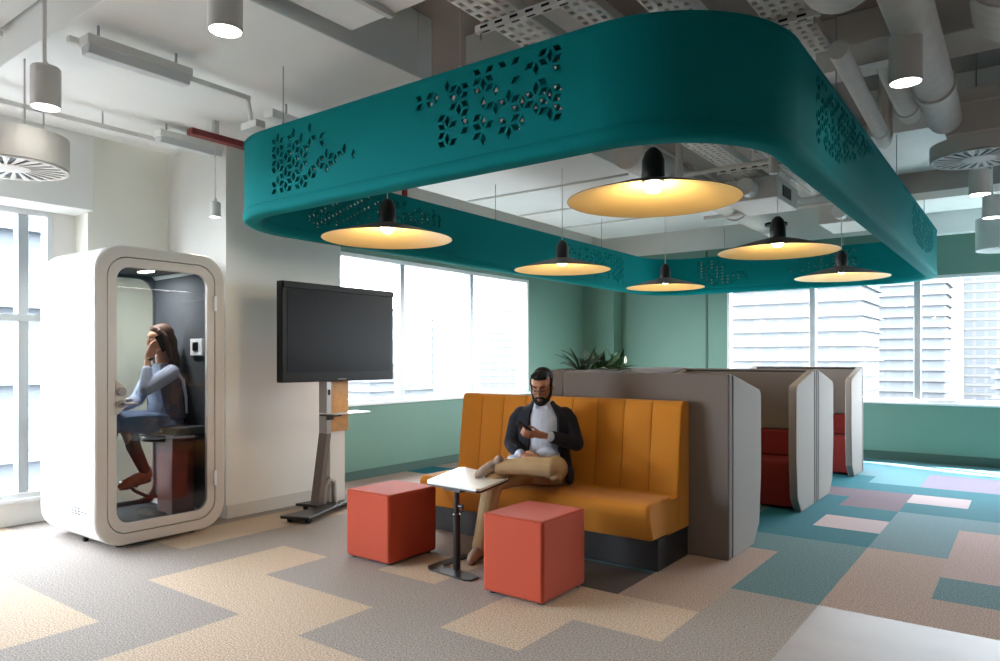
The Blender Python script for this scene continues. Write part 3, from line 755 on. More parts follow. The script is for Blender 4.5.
for x, y in ((CX0+.055, 3.9), (-3.9, CY0+.055), (-2.4, CY0+.055), (CX1-.055, 4.6), (CX1-.055, 7.0), (CX1-.055, 9.0), (CX0+.055, 6.2), (CX0+.055, 8.6), (-2.0, CY1-.055), (-3.6, CY1-.055)):
    mb = MB(); mb.tube([(x-ox, y-oy, CZ1), (x-ox, y-oy, 3.30 if x < -3.4 else ZC)], .004, 6); mb.tube([(x-ox, y-oy, CZ1), (x-ox, y-oy, CZ1+.05)], .009, 8); mb.build('suspension_rod', M['steel'], can)

# ------------------------------------------------------------------ gold dish pendants
def point(name, loc, power, col, rad, parent=None, spot=None, blend=.6):
    l = bpy.data.lights.new(name, 'SPOT' if spot else 'POINT'); l.energy = power; l.color = col; l.shadow_soft_size = rad
    if spot: l.spot_size = spot; l.spot_blend = blend
    o = bpy.data.objects.new(name, l); COL.objects.link(o); o.location = loc
    if parent: o.parent = parent
    return o
PR = .485
def pendant(loc, label):
    t = thing('pendant_lamp', label, 'pendant lamp', loc, 0, 'gold dish pendants inside the canopy')
    mb = MB(); outp = [(.055, .125), (.10, .112), (.22, .082), (.36, .040), (PR, .003)]; inp = [(PR-.002, 0), (.36, .034), (.22, .075), (.10, .104), (.055, .116)]
    mb.lathe(outp + [(PR, 0)], (0, 0, 0), 64); mb.build('shade', M['shade_out'], t)
    mb = MB(); mb.lathe(inp, (0, 0, 0), 64); mb.build('shade_lining', M['shade_in'], t, normals=True)
    mb = MB(); mb.lathe([(0, .30), (.02, .298), (.045, .275), (.062, .23), (.066, .12), (.058, .105), (0, .105)], (0, 0, 0), 28); mb.build('lamp_socket', M['socket'], t)
    mb = MB(); mb.lathe([(.048, .105), (.05, .085), (.044, .062), (.03, .048), (0, .042)], (0, 0, 0), 20); mb.build('bulb', M['bulb'], t)
    mb = MB(); mb.tube([(0, 0, .29), (0, 0, ZC - loc[2] - .02 if loc[0] > -3.3 else 3.32 - loc[2])], .004, 6); mb.build('cord', M['service'], t)
    point('pendant_light', (0, 0, .015), PEND, (1, .80, .52), .035, t)
    return t
pendant((-1.71, 3.74, 2.29), 'gold lined dish pendant, the largest and nearest, seen fully from below')
pendant((-3.86, 3.76, 2.29), 'gold lined dish pendant at the left front corner of the canopy')
pendant((-3.79, 6.13, 2.29), 'gold lined dish pendant in the middle of the left row')
pendant((-3.70, 8.45, 2.29), 'gold lined dish pendant at the far end of the left row')
pendant((-1.70, 6.18, 2.29), 'gold lined dish pendant in the middle of the right row')
pendant((-1.67, 8.55, 2.29), 'gold lined dish pendant at the far end of the right row')

# ------------------------------------------------------------------ cylinder downlights
def downlight(x, y, zb, r, h, label, cord=True, power=None):
    t = thing('cylinder_downlight', label, 'downlight', (x, y, zb), 0, 'white cylinder downlights')
    mb = MB(); mb.lathe([(r-.006, 0), (r, 0), (r, h-.01), (r-.008, h), (0, h)], (0, 0, 0), 32); mb.lathe([(r-.006, 0), (r-.006, .02), (0, .02)], (0, 0, 0), 32); mb.build('housing', M['lamp_body'], t)
    mb = MB(); mb.lathe([(r-.008, .004), (0, .004)], (0, 0, 0), 28); mb.build('diffuser', M['lamp_glow'], t)
    mb = MB(); mb.tube([(0, 0, h), (0, 0, ZC-zb)], .005, 8); mb.lathe([(.012, h), (.012, h+.03), (0, h+.03)], (0, 0, 0), 12); mb.build('drop_cable', M['lamp_body'], t)
    point('downlight_spot', (0, 0, -.01), DOWN if power is None else power, (1, .92, .80), r*.7, t, 1.5, .8)
    return t
downlight(-4.38, 1.65, 2.79, .075, .225, 'white cylinder downlight hanging at the far left, above the phone booth')
downlight(-2.90, 1.82, 2.87, .075, .26, 'white cylinder downlight cut by the top edge of the picture')
downlight(-5.36, 3.27, 2.555, .045, .125, 'small white cylinder downlight on a thin cord by the white wall corner')
downlight(-.50, 4.07, 2.78, .075, .24, 'white cylinder downlight between the big ceiling pipe and the canopy')
downlight(-.33, 7.02, 2.74, .078, .20, 'white cylinder downlight just below the right round air diffuser')
downlight(-.29, 8.25, 2.74, .078, .21, 'white cylinder downlight second below the right round air diffuser')
downlight(-.06, 8.9, 2.62, .075, .16, 'white cylinder downlight lowest by the right picture edge')

# ------------------------------------------------------------------ round swirl air diffusers
def diffuser(x, y, zb, r, h, label, top_z):
    t = thing('air_diffuser', label, 'air diffuser', (x, y, zb), 0, 'round swirl air diffusers')
    mb = MB(); mb.lathe([(r, .012), (r-.006, .012), (r-.006, h), (r-.004, h), (r, h), (r, .012)], (0, 0, 0), 48); mb.lathe([(0, h), (r, h)], (0, 0, 0), 48); mb.lathe([(0, .03), (r-.01, .03)], (0, 0, 0), 48); mb.build('drum', M['lamp_body'], t)
    # slotted face plate with real radial slots
    f = MB(); n = 24; ri, ro = r*.34, r*.93
    def pt(rad, a): return (rad*math.cos(a), rad*math.sin(a), 0)
    for k in range(n):
        a0 = 2*PI*k/n; a1 = a0 + 2*PI/n; sa = a0 + 2*PI/n*.22; sb = a0 + 2*PI/n*.80; tw = .16
        V = [pt(ri, a0), pt(ri, sa), pt(ri, sb), pt(ri, a1), pt(ro, a0+tw), pt(ro, sa+tw*.9), pt(ro, sb+tw*1.1-.05), pt(ro, a1+tw)]
        f.faces(V, [(0, 1, 5, 4), (2, 3, 7, 6)])
        f.faces([pt(r*.28, a0), pt(r*.28, a1), pt(ri, a1), pt(ri, sb), pt(ri, sa), pt(ri, a0)], [(0, 1, 2, 3, 4, 5)])
        f.faces([pt(ro, a0+tw), pt(ro, sa+tw*.9), pt(ro, sb+tw*1.1-.05), pt(ro, a1+tw), pt(r, a1+tw), pt(r, a0+tw)], [(0, 1, 2, 3, 4, 5)])
    f.lathe([(r*.28, 0), (r*.2, -.004), (0, -.005)], (0, 0, 0), n)
    bmesh.ops.remove_doubles(f.bm, verts=f.bm.verts, dist=.0004)
    o = f.build('slotted_face', M['panel'], t); s = o.modifiers.new('thick', 'SOLIDIFY'); s.thickness = .006; s.offset = -1 if o.data.polygons[0].normal.z < 0 else 1
    mb = MB(); mb.lathe([(0, .008), (r*.92, .008)], (0, 0, 0), 32); mb.build('dark_plenum', M['black'], t)
    for a in (.4, 2.5, 4.6):
        mb = MB(); mb.tube([(r*.8*math.cos(a), r*.8*math.sin(a), h-.005), (r*.8*math.cos(a), r*.8*math.sin(a), top_z-zb)], .006, 8); mb.build('hanger_rod', M['lamp_body'], t)
    return t
diffuser(-4.92, 1.66, 2.54, .31, .20, 'white round swirl air diffuser drum at the left picture edge', 3.52)
diffuser(-.30, 6.26, 2.855, .31, .113, 'white round swirl air diffuser under the right ceiling duct box', 2.968)
diffuser(-.20, 9.9, 2.63, .31, .36, 'far round air diffuser drum low at the right picture edge', 3.30)

# ------------------------------------------------------------------ services
def top(name, label, cat, build, m, group=None, bevel=0, sharp=40):
    mb = MB(); build(mb); return tag(mb.build(name, m, bevel=bevel, sharp=sharp), label, cat, group)
SG = 'white painted pipes and ducts under the ceiling'
def pipe(name, label, pts, r, m='service', cat='pipe', collars=()):
    t = thing(name, label, cat, pts[0], 0, SG)
    P0 = Vector(pts[0]); mb = MB(); mb.tube([Vector(p)-P0 for p in pts], r, 20); mb.build('pipe_run', M[m], t, sharp=60)
    for c, d in collars:
        c = Vector(c)-P0; d = Vector(d).normalized()*.03; k = MB(); k.tube([c-d, c+d], r*1.13, 20); k.build('collar', M['service'], t)
    return t
def cap_pts(p0, p1, r, n=6):
    p0, p1 = Vector(p0), Vector(p1); d = (p1-p0).normalized(); pts, rr = [], []
    pts.append(p0); rr.append(r)
    for k in range(n+1):
        a = PI/2*k/n; pts.append(p1 + d*(r*.55*math.sin(a))); rr.append(max(.004, r*math.cos(a)))
    return pts, rr
pipe('ceiling_pipe', 'big white painted pipe running away beside the right downlight', [(-.44, .8, 3.12), (-.47, 3.2, 3.1), (-.48, 5.9, 3.09)], .108, 'wrap', collars=[((-.478, 5.15, 3.092), (0, 1, 0))])
pipe('ceiling_pipe', 'slim white pipe running along the right flank of the canopy', [(-.86, 4.3, 3.12), (-.90, 6.0, 3.1), (-.92, 6.28, 3.1), (-.92, 6.36, 3.16), (-.92, 6.38, ZC)], .052, 'wrap', collars=[((-.90, 6.0, 3.1), (0, 1, 0))])
pipe('ceiling_pipe', 'short wide white pipe between the slim pipe and the big pipe', [(-.72, 4.9, 3.28), (-.74, 6.3, 3.28)], .075, 'wrap', collars=[((-.74, 6.1, 3.28), (0, 1, 0))])
for nm, lab, p0, p1, r in (('flexible_duct', 'bulging white insulated duct end left of the big pipe at the top edge', (-.80, 1.0, 3.42), (-.78, 3.98, 3.38), .20),
                           ('flexible_duct', 'bulging white insulated duct end in the top right corner', (-.02, 1.0, 3.4), (-.06, 4.85, 3.36), .21)):
    t = thing(nm, lab, 'duct', p0, 0, SG); pts, rr = cap_pts(p0, p1, r); P0 = Vector(p0)
    mb = MB(); mb.tube([p-P0 for p in pts], rr, 24); mb.build('insulated_run', M['wrap'], t, sharp=60)
    mb = MB(); q = Vector(p1)-P0; mb.tube([q+Vector((0, -.5, 0)), q+Vector((0, -.46, 0))], r*1.02, 24); mb.build('tape_band', M['service'], t)
t = thing('duct_box', 'white rectangular duct box over the right round diffuser', 'duct', (.08, 6.36, 2.97), 0, SG)
mb = MB(); mb.box(-.56, .56, -.45, .45, 0, .31); mb.build('casing', M['service'], t, bevel=.006)
mb = MB(); mb.box(-.57, .57, -.46, .46, .20, .215); mb.build('flange', M['lamp_body'], t, bevel=.003)
for x in (-.4, .4):
    mb = MB(); mb.tube([(x, 0, .31), (x, 0, ZC-2.97)], .006, 8); mb.build('hanger_rod', M['steel'], t)
t = thing('ceiling_trunking', 'white box trunking crossing beside the canopy near the cable trays', 'trunking', (-.85, 4.78, 3.16), 0, SG)
mb = MB(); mb.box(-.22, .34, -.06, .06, 0, .14); mb.build('casing', M['service'], t, bevel=.004)
for k in range(3):
    mb = MB(); mb.box(.24, .30, -.062, -.059, .015+.026*k, .028+.026*k); mb.build('slot', M['black'], t)
# cable trays with punched slots
def tray(label, x0, x1, y0, y1, z, nx):
    t = thing('cable_tray', label, 'cable tray', ((x0+x1)/2, y0, z), 0, 'perforated white cable trays')
    hw = (x1-x0)/2; mb = MB(); L = y1-y0; ny = int(L/.075); cw = 2*hw/nx; ch = L/ny
    for i in range(nx):
        for j in range(ny):
            X, Y = -hw + i*cw, j*ch; a, b = (X+cw*.26, X+cw*.74), (Y+ch*.28, Y+ch*.78) 
            if j % 2: a = (X+cw*.14, X+cw*.62)
            V = [(X, Y, 0), (X+cw, Y, 0), (X+cw, Y+ch, 0), (X, Y+ch, 0), (a[0], b[0], 0), (a[1], b[0], 0), (a[1], b[1], 0), (a[0], b[1], 0)]
            mb.faces(V, [(0, 1, 5, 4), (1, 2, 6, 5), (2, 3, 7, 6), (3, 0, 4, 7)])
    bmesh.ops.remove_doubles(mb.bm, verts=mb.bm.verts, dist=.0004)
    o = mb.build('perforated_base', M['service'], t); s = o.modifiers.new('thick', 'SOLIDIFY'); s.thickness = .003
    for s_ in (-1, 1):
        k = MB(); k.box(s_*hw-.002, s_*hw+.002, 0, L, -.002, .055); k.build('side_rail', M['service'], t)
    return t
tray('perforated white cable tray leftmost above the canopy front', -2.40, -2.16, 1.6, 8.8, 3.24, 4)
tray('perforated white cable tray second from left above the canopy front', -2.04, -1.86, 1.6, 8.8, 3.30, 3)
tray('perforated white cable tray third from left above the canopy front', -1.645, -1.425, 1.6, 8.8, 3.27, 4)
tray('perforated white cable tray right above the canopy corner', -1.24, -1.00, 2.2, 5.0, 3.36, 4)
def strut(label, x0, x1, y, z):
    t = thing('strut_channel', label, 'strut channel', (x0, y, z), 0, 'strut channels carrying the cable trays')
    L = x1-x0; mb = MB(); mb.box(0, L, -.02, .02, 0, .04); mb.build('channel', M['service'], t, bevel=.003)
    n = int(L/.1)
    k = MB()
    for i in range(n): k.box(.04+i*.1, .09+i*.1, -.0215, -.019, .013, .027); k.box(.04+i*.1, .09+i*.1, -.007, .007, -.0015, .001)
    k.build('slots', M['black'], t)
    for x in (.03, L-.03):
        r = MB(); r.tube([(x, 0, -.04), (x, 0, ZC-z)], .005, 8); r.build('threaded_rod', M['steel'], t)
    return t
strut('white slotted strut channel nearest, under the leftmost cable trays', -2.46, -1.38, 3.08, 3.195)
strut('white slotted strut channel in the middle of the cable tray run', -2.46, -1.38, 5.0, 3.195)
strut('white slotted strut channel far along the cable tray run', -2.46, -1.38, 6.86, 3.195)
strut('short white strut channel under the right cable tray', -1.30, -.94, 4.25, 3.315)
# inside-canopy services
pipe('ceiling_duct', 'round white duct running away above the right row of pendants', [(-2.95, 5.9, 3.28), (-2.95, 8.2, 3.28), (-2.95, 10.6, 3.28)], .15, 'wrap', 'duct', [((-2.95, 7.1, 3.28), (0, 1, 0)), ((-2.95, 8.9, 3.28), (0, 1, 0))])
pipe('ceiling_duct', 'white duct bend dropping towards the middle right pendant', [(-1.35, 5.95, 3.3), (-1.38, 6.4, 3.28), (-1.40, 6.9, 3.22), (-1.42, 7.4, 3.2), (-1.42, 8.9, 3.2)], .10, 'wrap', 'duct', [((-1.385, 6.6, 3.255), (0, 1, -.1))])
pipe('sprinkler_pipe', 'thin white pipe crossing the ceiling inside the canopy', [(-3.25, 6.6, 3.18), (-1.2, 6.6, 3.18)], .022, 'service', 'pipe', [((-2.6, 6.6, 3.18), (1, 0, 0)), ((-1.9, 6.6, 3.18), (1, 0, 0))])
pipe('sprinkler_pipe', 'thin white pipe crossing farther back inside the canopy', [(-3.25, 8.6, 3.14), (-1.2, 8.6, 3.14)], .022, 'service', 'pipe', [((-2.4, 8.6, 3.14), (1, 0, 0))])
for x, y, lab in ((-2.25, 7.6, 'white fan coil box above the middle of the canopy'), (-1.75, 9.4, 'white fan coil box above the far end of the canopy')):
    t = thing('fan_coil_unit', lab, 'air unit', (x, y, 2.98), 0, SG)
    mb = MB(); mb.box(-.26, .26, -.4, .4, 0, .22); mb.build('casing', M['service'], t, bevel=.01)
    mb = MB(); mb.tube([(.0, -.4, .11), (.0, -.56, .11)], .085, 18); mb.build('spigot', M['lamp_body'], t)
    mb = MB(); mb.box(.262, .268, -.2, .1, .05, .16); mb.build('junction_cover', M['black'], t)
    for sx in (-.2, .2):
        for sy in (-.3, .3):
            k = MB(); k.tube([(sx, sy, .2), (sx, sy, ZC-2.98)], .006, 8); k.build('hanger_rod', M['service'], t)
def speaker(x, y, z, lab):
    t = thing('ceiling_speaker', lab, 'speaker', (x, y, z), 0, 'hanging speakers in the canopy')
    mb = MB(); mb.lathe([(0, 0), (.075, 0), (.075, .17), (.06, .18), (0, .18)], (0, 0, 0), 24); mb.build('body', M['service'], t)
    mb = MB(); mb.lathe([(.07, .18), (.135, .18), (.135, .21), (.07, .21)], (0, 0, 0), 28, True); mb.lathe([(0, .195), (.075, .195)], (0, 0, 0), 20); mb.build('flange', M['black'], t)
    mb = MB(); mb.tube([(0, 0, .2), (0, 0, ZC-z)], .012, 8); mb.build('stem', M['service'], t)
speaker(-1.50, 5.55, 2.93, 'white cylinder with black collar hanging right of the big front pendant')
speaker(-2.55, 9.2, 2.88, 'white cylinder with black collar hanging far back inside the canopy')
t = thing('red_pipe', 'red sprinkler riser in front of the white wall band above the left window', 'pipe', (-5.9, 6.0, 0))
mb = MB(); mb.tube([(-.22, .25, 3.16), (-.22, .25, ZC)], .035, 14); mb.build('riser', M['red_pipe'], t)
mb = MB(); mb.tube([(-.22, -1.1, 3.62), (-.22, 4.6, 3.62)], .03, 14); mb.build('main', M['red_pipe'], t)
top('red_pipe', 'red sprinkler main crossing beyond the left ceiling panel', 'pipe', lambda mb: mb.tube([(-6.3, 3.62, 3.40), (-5.62, 3.62, 3.40)], .04, 14), M['red_pipe']) if False else None
t = thing('red_trunking', 'dull red cable trunking near the white pier top, left of the canopy', 'trunking', (-5.24, 2.98, 3.14))
mb = MB(); mb.box(-.04, .04, 0, .95, 0, .05); mb.build('casing', M['red_pipe'], t, bevel=.004)
mb = MB(); mb.box(-.02, .02, .2, .24, .04, .18); mb.build('bracket', M['service'], t)
for x, y, r, lab in ((-2.62, 6.3, .03, 'white vertical drop pipe left of the fan coil boxes inside the canopy'), (-1.33, 8.0, .04, 'white vertical drop pipe between the right pendants'), (-1.75, 6.25, .035, 'white vertical drop pipe behind the big front pendant')):
    pipe('drop_pipe', lab, [(x, y, 2.98), (x, y, ZC)], r, 'service', 'pipe', [((x, y, 3.12), (0, 0, 1)), ((x, y, 3.0), (0, 0, 1))])
# left ceiling: lighting trunking, conduits, linear fittings
def conduit(label, x, y0, y1, z, drop=None):
    t = thing('lighting_conduit', label, 'conduit', (x, y0, z), 0, 'grey white lighting conduits on the left ceiling')
    mb = MB(); mb.box(-.02, .02, 0, y1-y0, -.018, .018); mb.build('rail', M['lamp_body'], t, bevel=.003)
    if drop:
        mb = MB(); mb.tube([(0, y1-y0-.015, 0), (.01, y1-y0, -.1), (-.01, y1-y0+.02, -drop)], .016, 10); mb.build('drop_leg', M['lamp_body'], t)
        mb = MB(); mb.box(-.06, .12, y1-y0-.03, y1-y0+.05, -drop-.05, -drop); mb.build('end_box', M['lamp_body'], t, bevel=.004)
    for y in (.15, (y1-y0)*.6):
        mb = MB(); mb.tube([(0, y, .015), (0, y, (3.30 if y0+y > 1.76 else 3.52)-z)], .006, 8); mb.build('hanger', M['steel'], t)
    return t
conduit('grey white conduit rail nearest the viewer, ending in a drop leg', -4.42, 1.78, 2.96, 3.23, .17)
conduit('long grey white conduit rail nearer the left window', -5.72, 1.2, 3.45, 3.18)
conduit('short grey conduit rail at the top left picture corner', -5.25, .8, 1.73, 3.46)
def linear(label, x, y, z, L):
    t = thing('linear_light', label, 'light fitting', (x, y, z), 0, 'linear fittings on the left ceiling')
    mb = MB(); mb.box(-.06, .06, 0, L, .0, .055); mb.build('housing', M['lamp_body'], t, bevel=.006)
    mb = MB(); mb.prism([(-.055, 0), (.055, 0), (.04, -.05), (-.04, -.05)], 'y', .01, L-.01); mb.build('lens', M['frame'], t, bevel=.004)
    for y_ in (.08, L-.08):
        mb = MB(); mb.tube([(0, y_, .05), (0, y_, 3.30-z)], .008, 8); mb.build('hanger', M['steel'], t)
    return t
linear('white box light fitting with pale lens at the upper left', -4.27, 1.80, 3.165, .62)
linear('slim white box fitting at the far end of the window side conduit', -5.62, 2.92, 3.18, .56)
t = thing('junction_box', 'small grey box and bracket where the conduits meet above the canopy corner', 'junction box', (-4.46, 3.30, 3.18))
mb = MB(); mb.obox((0, 0, 0), (.10, .34, .06), (0, 0, .1)); mb.build('casing', M['lamp_body'], t, bevel=.004)
mb = MB(); mb.tube([(.05, .16, 0), (.3, .18, 0)], .012, 8); mb.build('arm', M['dark_steel'], t)
mb = MB(); mb.tube([(0, 0, .02), (0, 0, .12)], .008, 8); mb.build('hanger', M['steel'], t)

# ceiling luminaires of the open office to the right of the frame (seen in the booth door's reflection)
def office_light(x, y, lab):
    t = thing('linear_pendant', lab, 'light fitting', (x, y, 2.95), 0, 'linear pendants over the open office')
    mb = MB(); mb.box(-.10, .10, -.9, .9, .01, .08); mb.build('housing', M['lamp_body'], t, bevel=.005)
    mb = MB(); mb.box(-.085, .085, -.88, .88, .0, .01); mb.build('diffuser', M['lamp_glow'], t)
    for y_ in (-.7, .7):
        mb = MB(); mb.tube([(0, y_, .08), (0, y_, ZC-2.95)], .004, 6); mb.build('wire', M['steel'], t)
    l = area('office_light', (x, y, 2.94), (0, 0, 0), .17, 1.76, OFF, col=(1, .96, .9))
k = 0
for x, y in ((2.6, -2.5), (2.6, 1.0), (5.2, 1.0), (5.2, 4.6), (5.2, 8.2)):
    office_light(x, y, 'white linear ceiling pendant over the open office, outside the picture')
# ------------------------------------------------------------------ people (local frame: x = the person's left, -y = forward, z up)
def V(l, f, z): return Vector((l, -f, z))
def ering(l, f, z, rx, ry, n=24, tilt=0.0):
    return [V(l + rx*math.sin(2*PI*k/n), f + ry*math.cos(2*PI*k/n), z + tilt*math.cos(2*PI*k/n)) for k in range(n)]
def torso(mb, rows): mb.loft([ering(*r) for r in rows])
def limb(mb, pts, rads): mb.chain([V(*p) for p in pts], rads)
def open_coat(mb, rows, t=.86, n=22):
    """rows: l, f, z, rx, ry, gap half angle, gap centre angle -> a closed shell open at the front"""
    outer, inner = [], []
    for l, f, z, rx, ry, g, c in rows:
        A = [c + g + (2*PI-2*g)*k/n for k in range(n+1)]
        outer.append([mb.bm.verts.new(V(l + rx*math.sin(a), f + ry*math.cos(a), z)) for a in A])
        inner.append([mb.bm.verts.new(V(l + rx*t*math.sin(a), f + ry*t*math.cos(a), z)) for a in A])
    fa = mb.bm.faces.new
    for i in range(len(rows)-1):
        for k in range(n):
            fa([outer[i][k], outer[i][k+1], outer[i+1][k+1], outer[i+1][k]]); fa([inner[i][k+1], inner[i][k], inner[i+1][k], inner[i+1][k+1]])
        fa([outer[i][0], outer[i+1][0], inner[i+1][0], inner[i][0]]); fa([outer[i+1][n], outer[i][n], inner[i][n], inner[i+1][n]])
    for k in range(n):
        fa([outer[0][k+1], outer[0][k], inner[0][k], inner[0][k+1]]); fa([outer[-1][k], outer[-1][k+1], inner[-1][k+1], inner[-1][k]])
class Head:
    def __init__(s, c, pitch, yaw, roll=0.0, k=1.0):
        s.c = Vector(c); s.R = Euler((pitch, roll, yaw)).to_matrix(); s.k = k; s.rot = Euler((pitch, roll, yaw))
    def P(s, l, f, u): return s.c + s.R @ (Vector((l, -f, u))*s.k)
    def ell(s, mb, l, f, u, rx, ry, rz): mb.ell(s.P(l, f, u), (rx*s.k, ry*s.k, rz*s.k), s.rot, 20, 14)
    def chain(s, mb, pts, rads): mb.chain([s.P(*p) for p in pts], [r*s.k for r in rads])
def head_shape(mb, h, slim=1.0):
    h.ell(mb, 0, -.012, .032, .075, .095, .088); h.ell(mb, 0, .028, -.028, .063*slim, .068, .083)
    h.ell(mb, 0, .068, -.092, .028*slim, .026, .022); h.ell(mb, 0, .055, .038, .058, .042, .032)
    for s in (-1, 1):
        h.ell(mb, s*.036, .062, -.03, .024, .024, .022)                               # cheeks
        h.ell(mb, s*.077, -.002, -.008, .010, .020, .031); h.ell(mb, s*.072, .006, -.028, .008, .012, .014)   # ears
        h.chain(mb, [(s*.012, .090, .026), (s*.044, .078, .024)], [.009, .008])        # brow ridge
        h.ell(mb, s*.010, .098, -.036, .009, .010, .008)                              # nostrils
        h.chain(mb, [(s*.018, .084, .0), (s*.042, .076, .0)], [.009, .008])            # lids
    h.chain(mb, [(0, .092, .015), (0, .103, -.01), (0, .110, -.032)], [.008, .009, .011])
    h.chain(mb, [(-.020, .088, -.064), (0, .095, -.062), (.020, .088, -.064)], [.006, .008, .006])
    h.chain(mb, [(-.017, .087, -.072), (0, .093, -.073), (.017, .087, -.072)], [.006, .008, .006])
def hand(mb, wrist, knuck, side, curl, fingers, thumb, pr=.026):
    """wrist, knuckle-centre points; side = vector from little finger to index; fingers = 4 lists of joints"""
    w, k = V(*wrist), V(*knuck); d = (k-w); s = V(*side).normalized(); nrm = d.cross(s).normalized()
    Lp = d.length
    for t in (-.026, -.009, .009, .026): mb.chain([w + s*t*.6 + d*.12, w + d*.55 + s*t*.95, k + s*t*1.05], [.0125, .0135, .0105])
    for js in fingers: mb.chain([V(*j) for j in js], [.0098, .0092, .0086, .0074][:len(js)])
    mb.chain([V(*j) for j in thumb], [.0125, .0105, .0095, .0085][:len(thumb)])

# ---- man on the banquette
man = thing('person', 'man in navy blazer sitting cross legged on the mustard sofa, looking at a phone', 'person', (-2.90, 4.42, 0), math.atan2(.45, .89))
mh = Head(V(.002, .086, 1.197), math.radians(22), math.radians(-10), 0, 1.015)
LS, LE, LW = (.160, .0, .975), (.250, .05, .775), (.062, .262, .848)
RS, RE, RW = (-.160, .0, .975), (-.238, .03, .768), (-.135, .205, .705)
mb = MB()
torso(mb, [(0, .0, .50, .165, .115), (0, .0, .60, .165, .12), (0, .0, .72, .15, .11), (0, .0, .86, .16, .112), (0, .0, .96, .175, .105), (0, .01, 1.02, .13, .08), (0, .025, 1.06, .066, .062)])
limb(mb, [(0, .02, 1.0), (0, .04, 1.06), (.002, .06, 1.13)], [.075, .062, .056])
head_shape(mb, mh)
limb(mb, [LS, LE, LW], [.046, .040, .027]); limb(mb, [RS, RE, RW], [.046, .040, .027])
limb(mb, [(-.09, .02, .558), (-.30, .395, .538), (-.33, .42, .42), (-.385, .44, .10)], [.078, .054, .050, .034])
limb(mb, [(.09, .02, .565), (.125, .40, .645), (-.02, .42, .655), (-.29, .40, .640)], [.085, .06, .05, .034])
# left hand: palm up under the phone, fingers curled round its back edge
hand(mb, LW, (-.022, .312, .868), (.25, .55, .5), 0,
     [[(-.022+.012*t, .312+.026*t, .868+.022*t), (-.058+.010*t, .338+.022*t, .866+.020*t), (-.092+.008*t, .350+.012*t, .880+.020*t), (-.108+.008*t, .335+.006*t, .897+.016*t)] for t in (-1.05, -.35, .35, 1.05)],
     [(.012, .285, .868), (-.012, .285, .892), (-.040, .292, .912), (-.066, .302, .918)])
# right hand: resting over the lap
hand(mb, RW, (-.062, .255, .706), (.35, -.6, .2), 0,
     [[(-.062+.018*t, .255-.030*t, .706+.008*t), (-.030+.018*t, .280-.028*t, .702+.006*t), (-.006+.016*t, .296-.026*t, .688+.004*t), (.006+.014*t, .300-.024*t, .674+.002*t)] for t in (-1.05, -.35, .35, 1.05)],
     [(-.115, .205, .712), (-.085, .208, .728), (-.055, .222, .728), (-.036, .234, .718)])
mb.blob('body', M['skin_m'], man, .0052, 3)
# hair, beard, brows, eyes, glasses
mb = MB(); mh.ell(mb, 0, -.036, .048, .080, .086, .078); mh.ell(mb, 0, .020, .090, .064, .062, .032)
for k in range(9): mh.ell(mb, -.048+.012*k, .060-.004*abs(k-4), .092+.006*math.sin(k*2.1), .013, .026, .018)
for s in (-1, 1): mh.chain(mb, [(s*.070, .0, .05), (s*.072, .018, .02), (s*.070, .022, -.02)], [.016, .013, .008])
mh.ell(mb, 0, -.07, -.02, .06, .035, .05); mb.blob('hair', M['hair_black'], man, .005, 2)
mb = MB()
for s in (-1, 1):
    mh.chain(mb, [(s*.069, .016, -.015), (s*.064, .03, -.05), (s*.047, .058, -.082), (s*.022, .083, -.098), (0, .090, -.102)], [.008, .014, .018, .018, .019])
    mh.chain(mb, [(0, .101, -.050), (s*.020, .096, -.053), (s*.033, .082, -.068), (s*.034, .074, -.088)], [.0085, .009, .009, .010])
mh.ell(mb, 0, .072, -.094, .034, .030, .026); mb.blob('beard', M['hair_black'], man, .005, 2)
for s in (-1, 1):
    mb = MB(); mh.chain(mb, [(s*.013, .098, .026), (s*.030, .094, .033), (s*.048, .082, .029)], [.0035, .0042, .003]); mb.build('eyebrow', M['hair_black'], man)
    mb = MB(); mh.chain(mb, [(s*.020, .0915, -.003), (s*.030, .0905, -.005), (s*.040, .085, -.003)], [.0028, .0034, .0028]); mb.build('eye', M['eye'], man)
mb = MB(); mh.chain(mb, [(-.013, .0985, -.067), (0, .102, -.0665), (.013, .0985, -.067)], [.003, .004, .003]); mb.build('mouth', M['lip'], man)
mb = MB()
for s in (-1, 1):
    loop = [mh.P(s*.031 + .024*x, .108 - .012*abs(x*.5+s*.3), -.004 + .019*y) for x, y in [(math.copysign(abs(math.cos(a))**.6, math.cos(a)), math.copysign(abs(math.sin(a))**.6, math.sin(a))) for a in [2*PI*k/18 for k in range(19)]]]
    mb.tube(loop, .0024, 6, caps=False); mb.tube([mh.P(s*.055, .098, .004), mh.P(s*.076, .05, .006), mh.P(s*.079, -.005, .004)], .0022, 6)
mb.tube([mh.P(-.008, .107, .004), mh.P(.008, .107, .004)], .0024, 6); mb.build('eyeglasses', M['lens'], man)
# trousers
mb = MB(); torso(mb, [(0, .0, .478, .178, .13), (0, .0, .56, .18, .135), (0, .0, .68, .165, .122)])
limb(mb, [(-.09, .01, .562), (-.195, .21, .560), (-.30, .400, .540), (-.325, .425, .42), (-.365, .437, .22), (-.388, .44, .105)], [.098, .088, .074, .066, .058, .056])
limb(mb, [(.09, .01, .572), (.115, .21, .62), (.128, .405, .648), (.10, .43, .655), (-.03, .425, .660), (-.18, .412, .652), (-.262, .405, .645)], [.098, .086, .076, .072, .064, .054, .052])
for c, r in (((.13, .445, .60), (.045, .03, .035)), ((.10, .47, .655), (.05, .02, .02)), ((.155, .40, .60), (.03, .05, .045)), ((-.25, .43, .54), (.04, .03, .04))): mb.ell(V(*c), r, n=14)
mb.blob('trousers', M['khaki'], man, .006, 3)
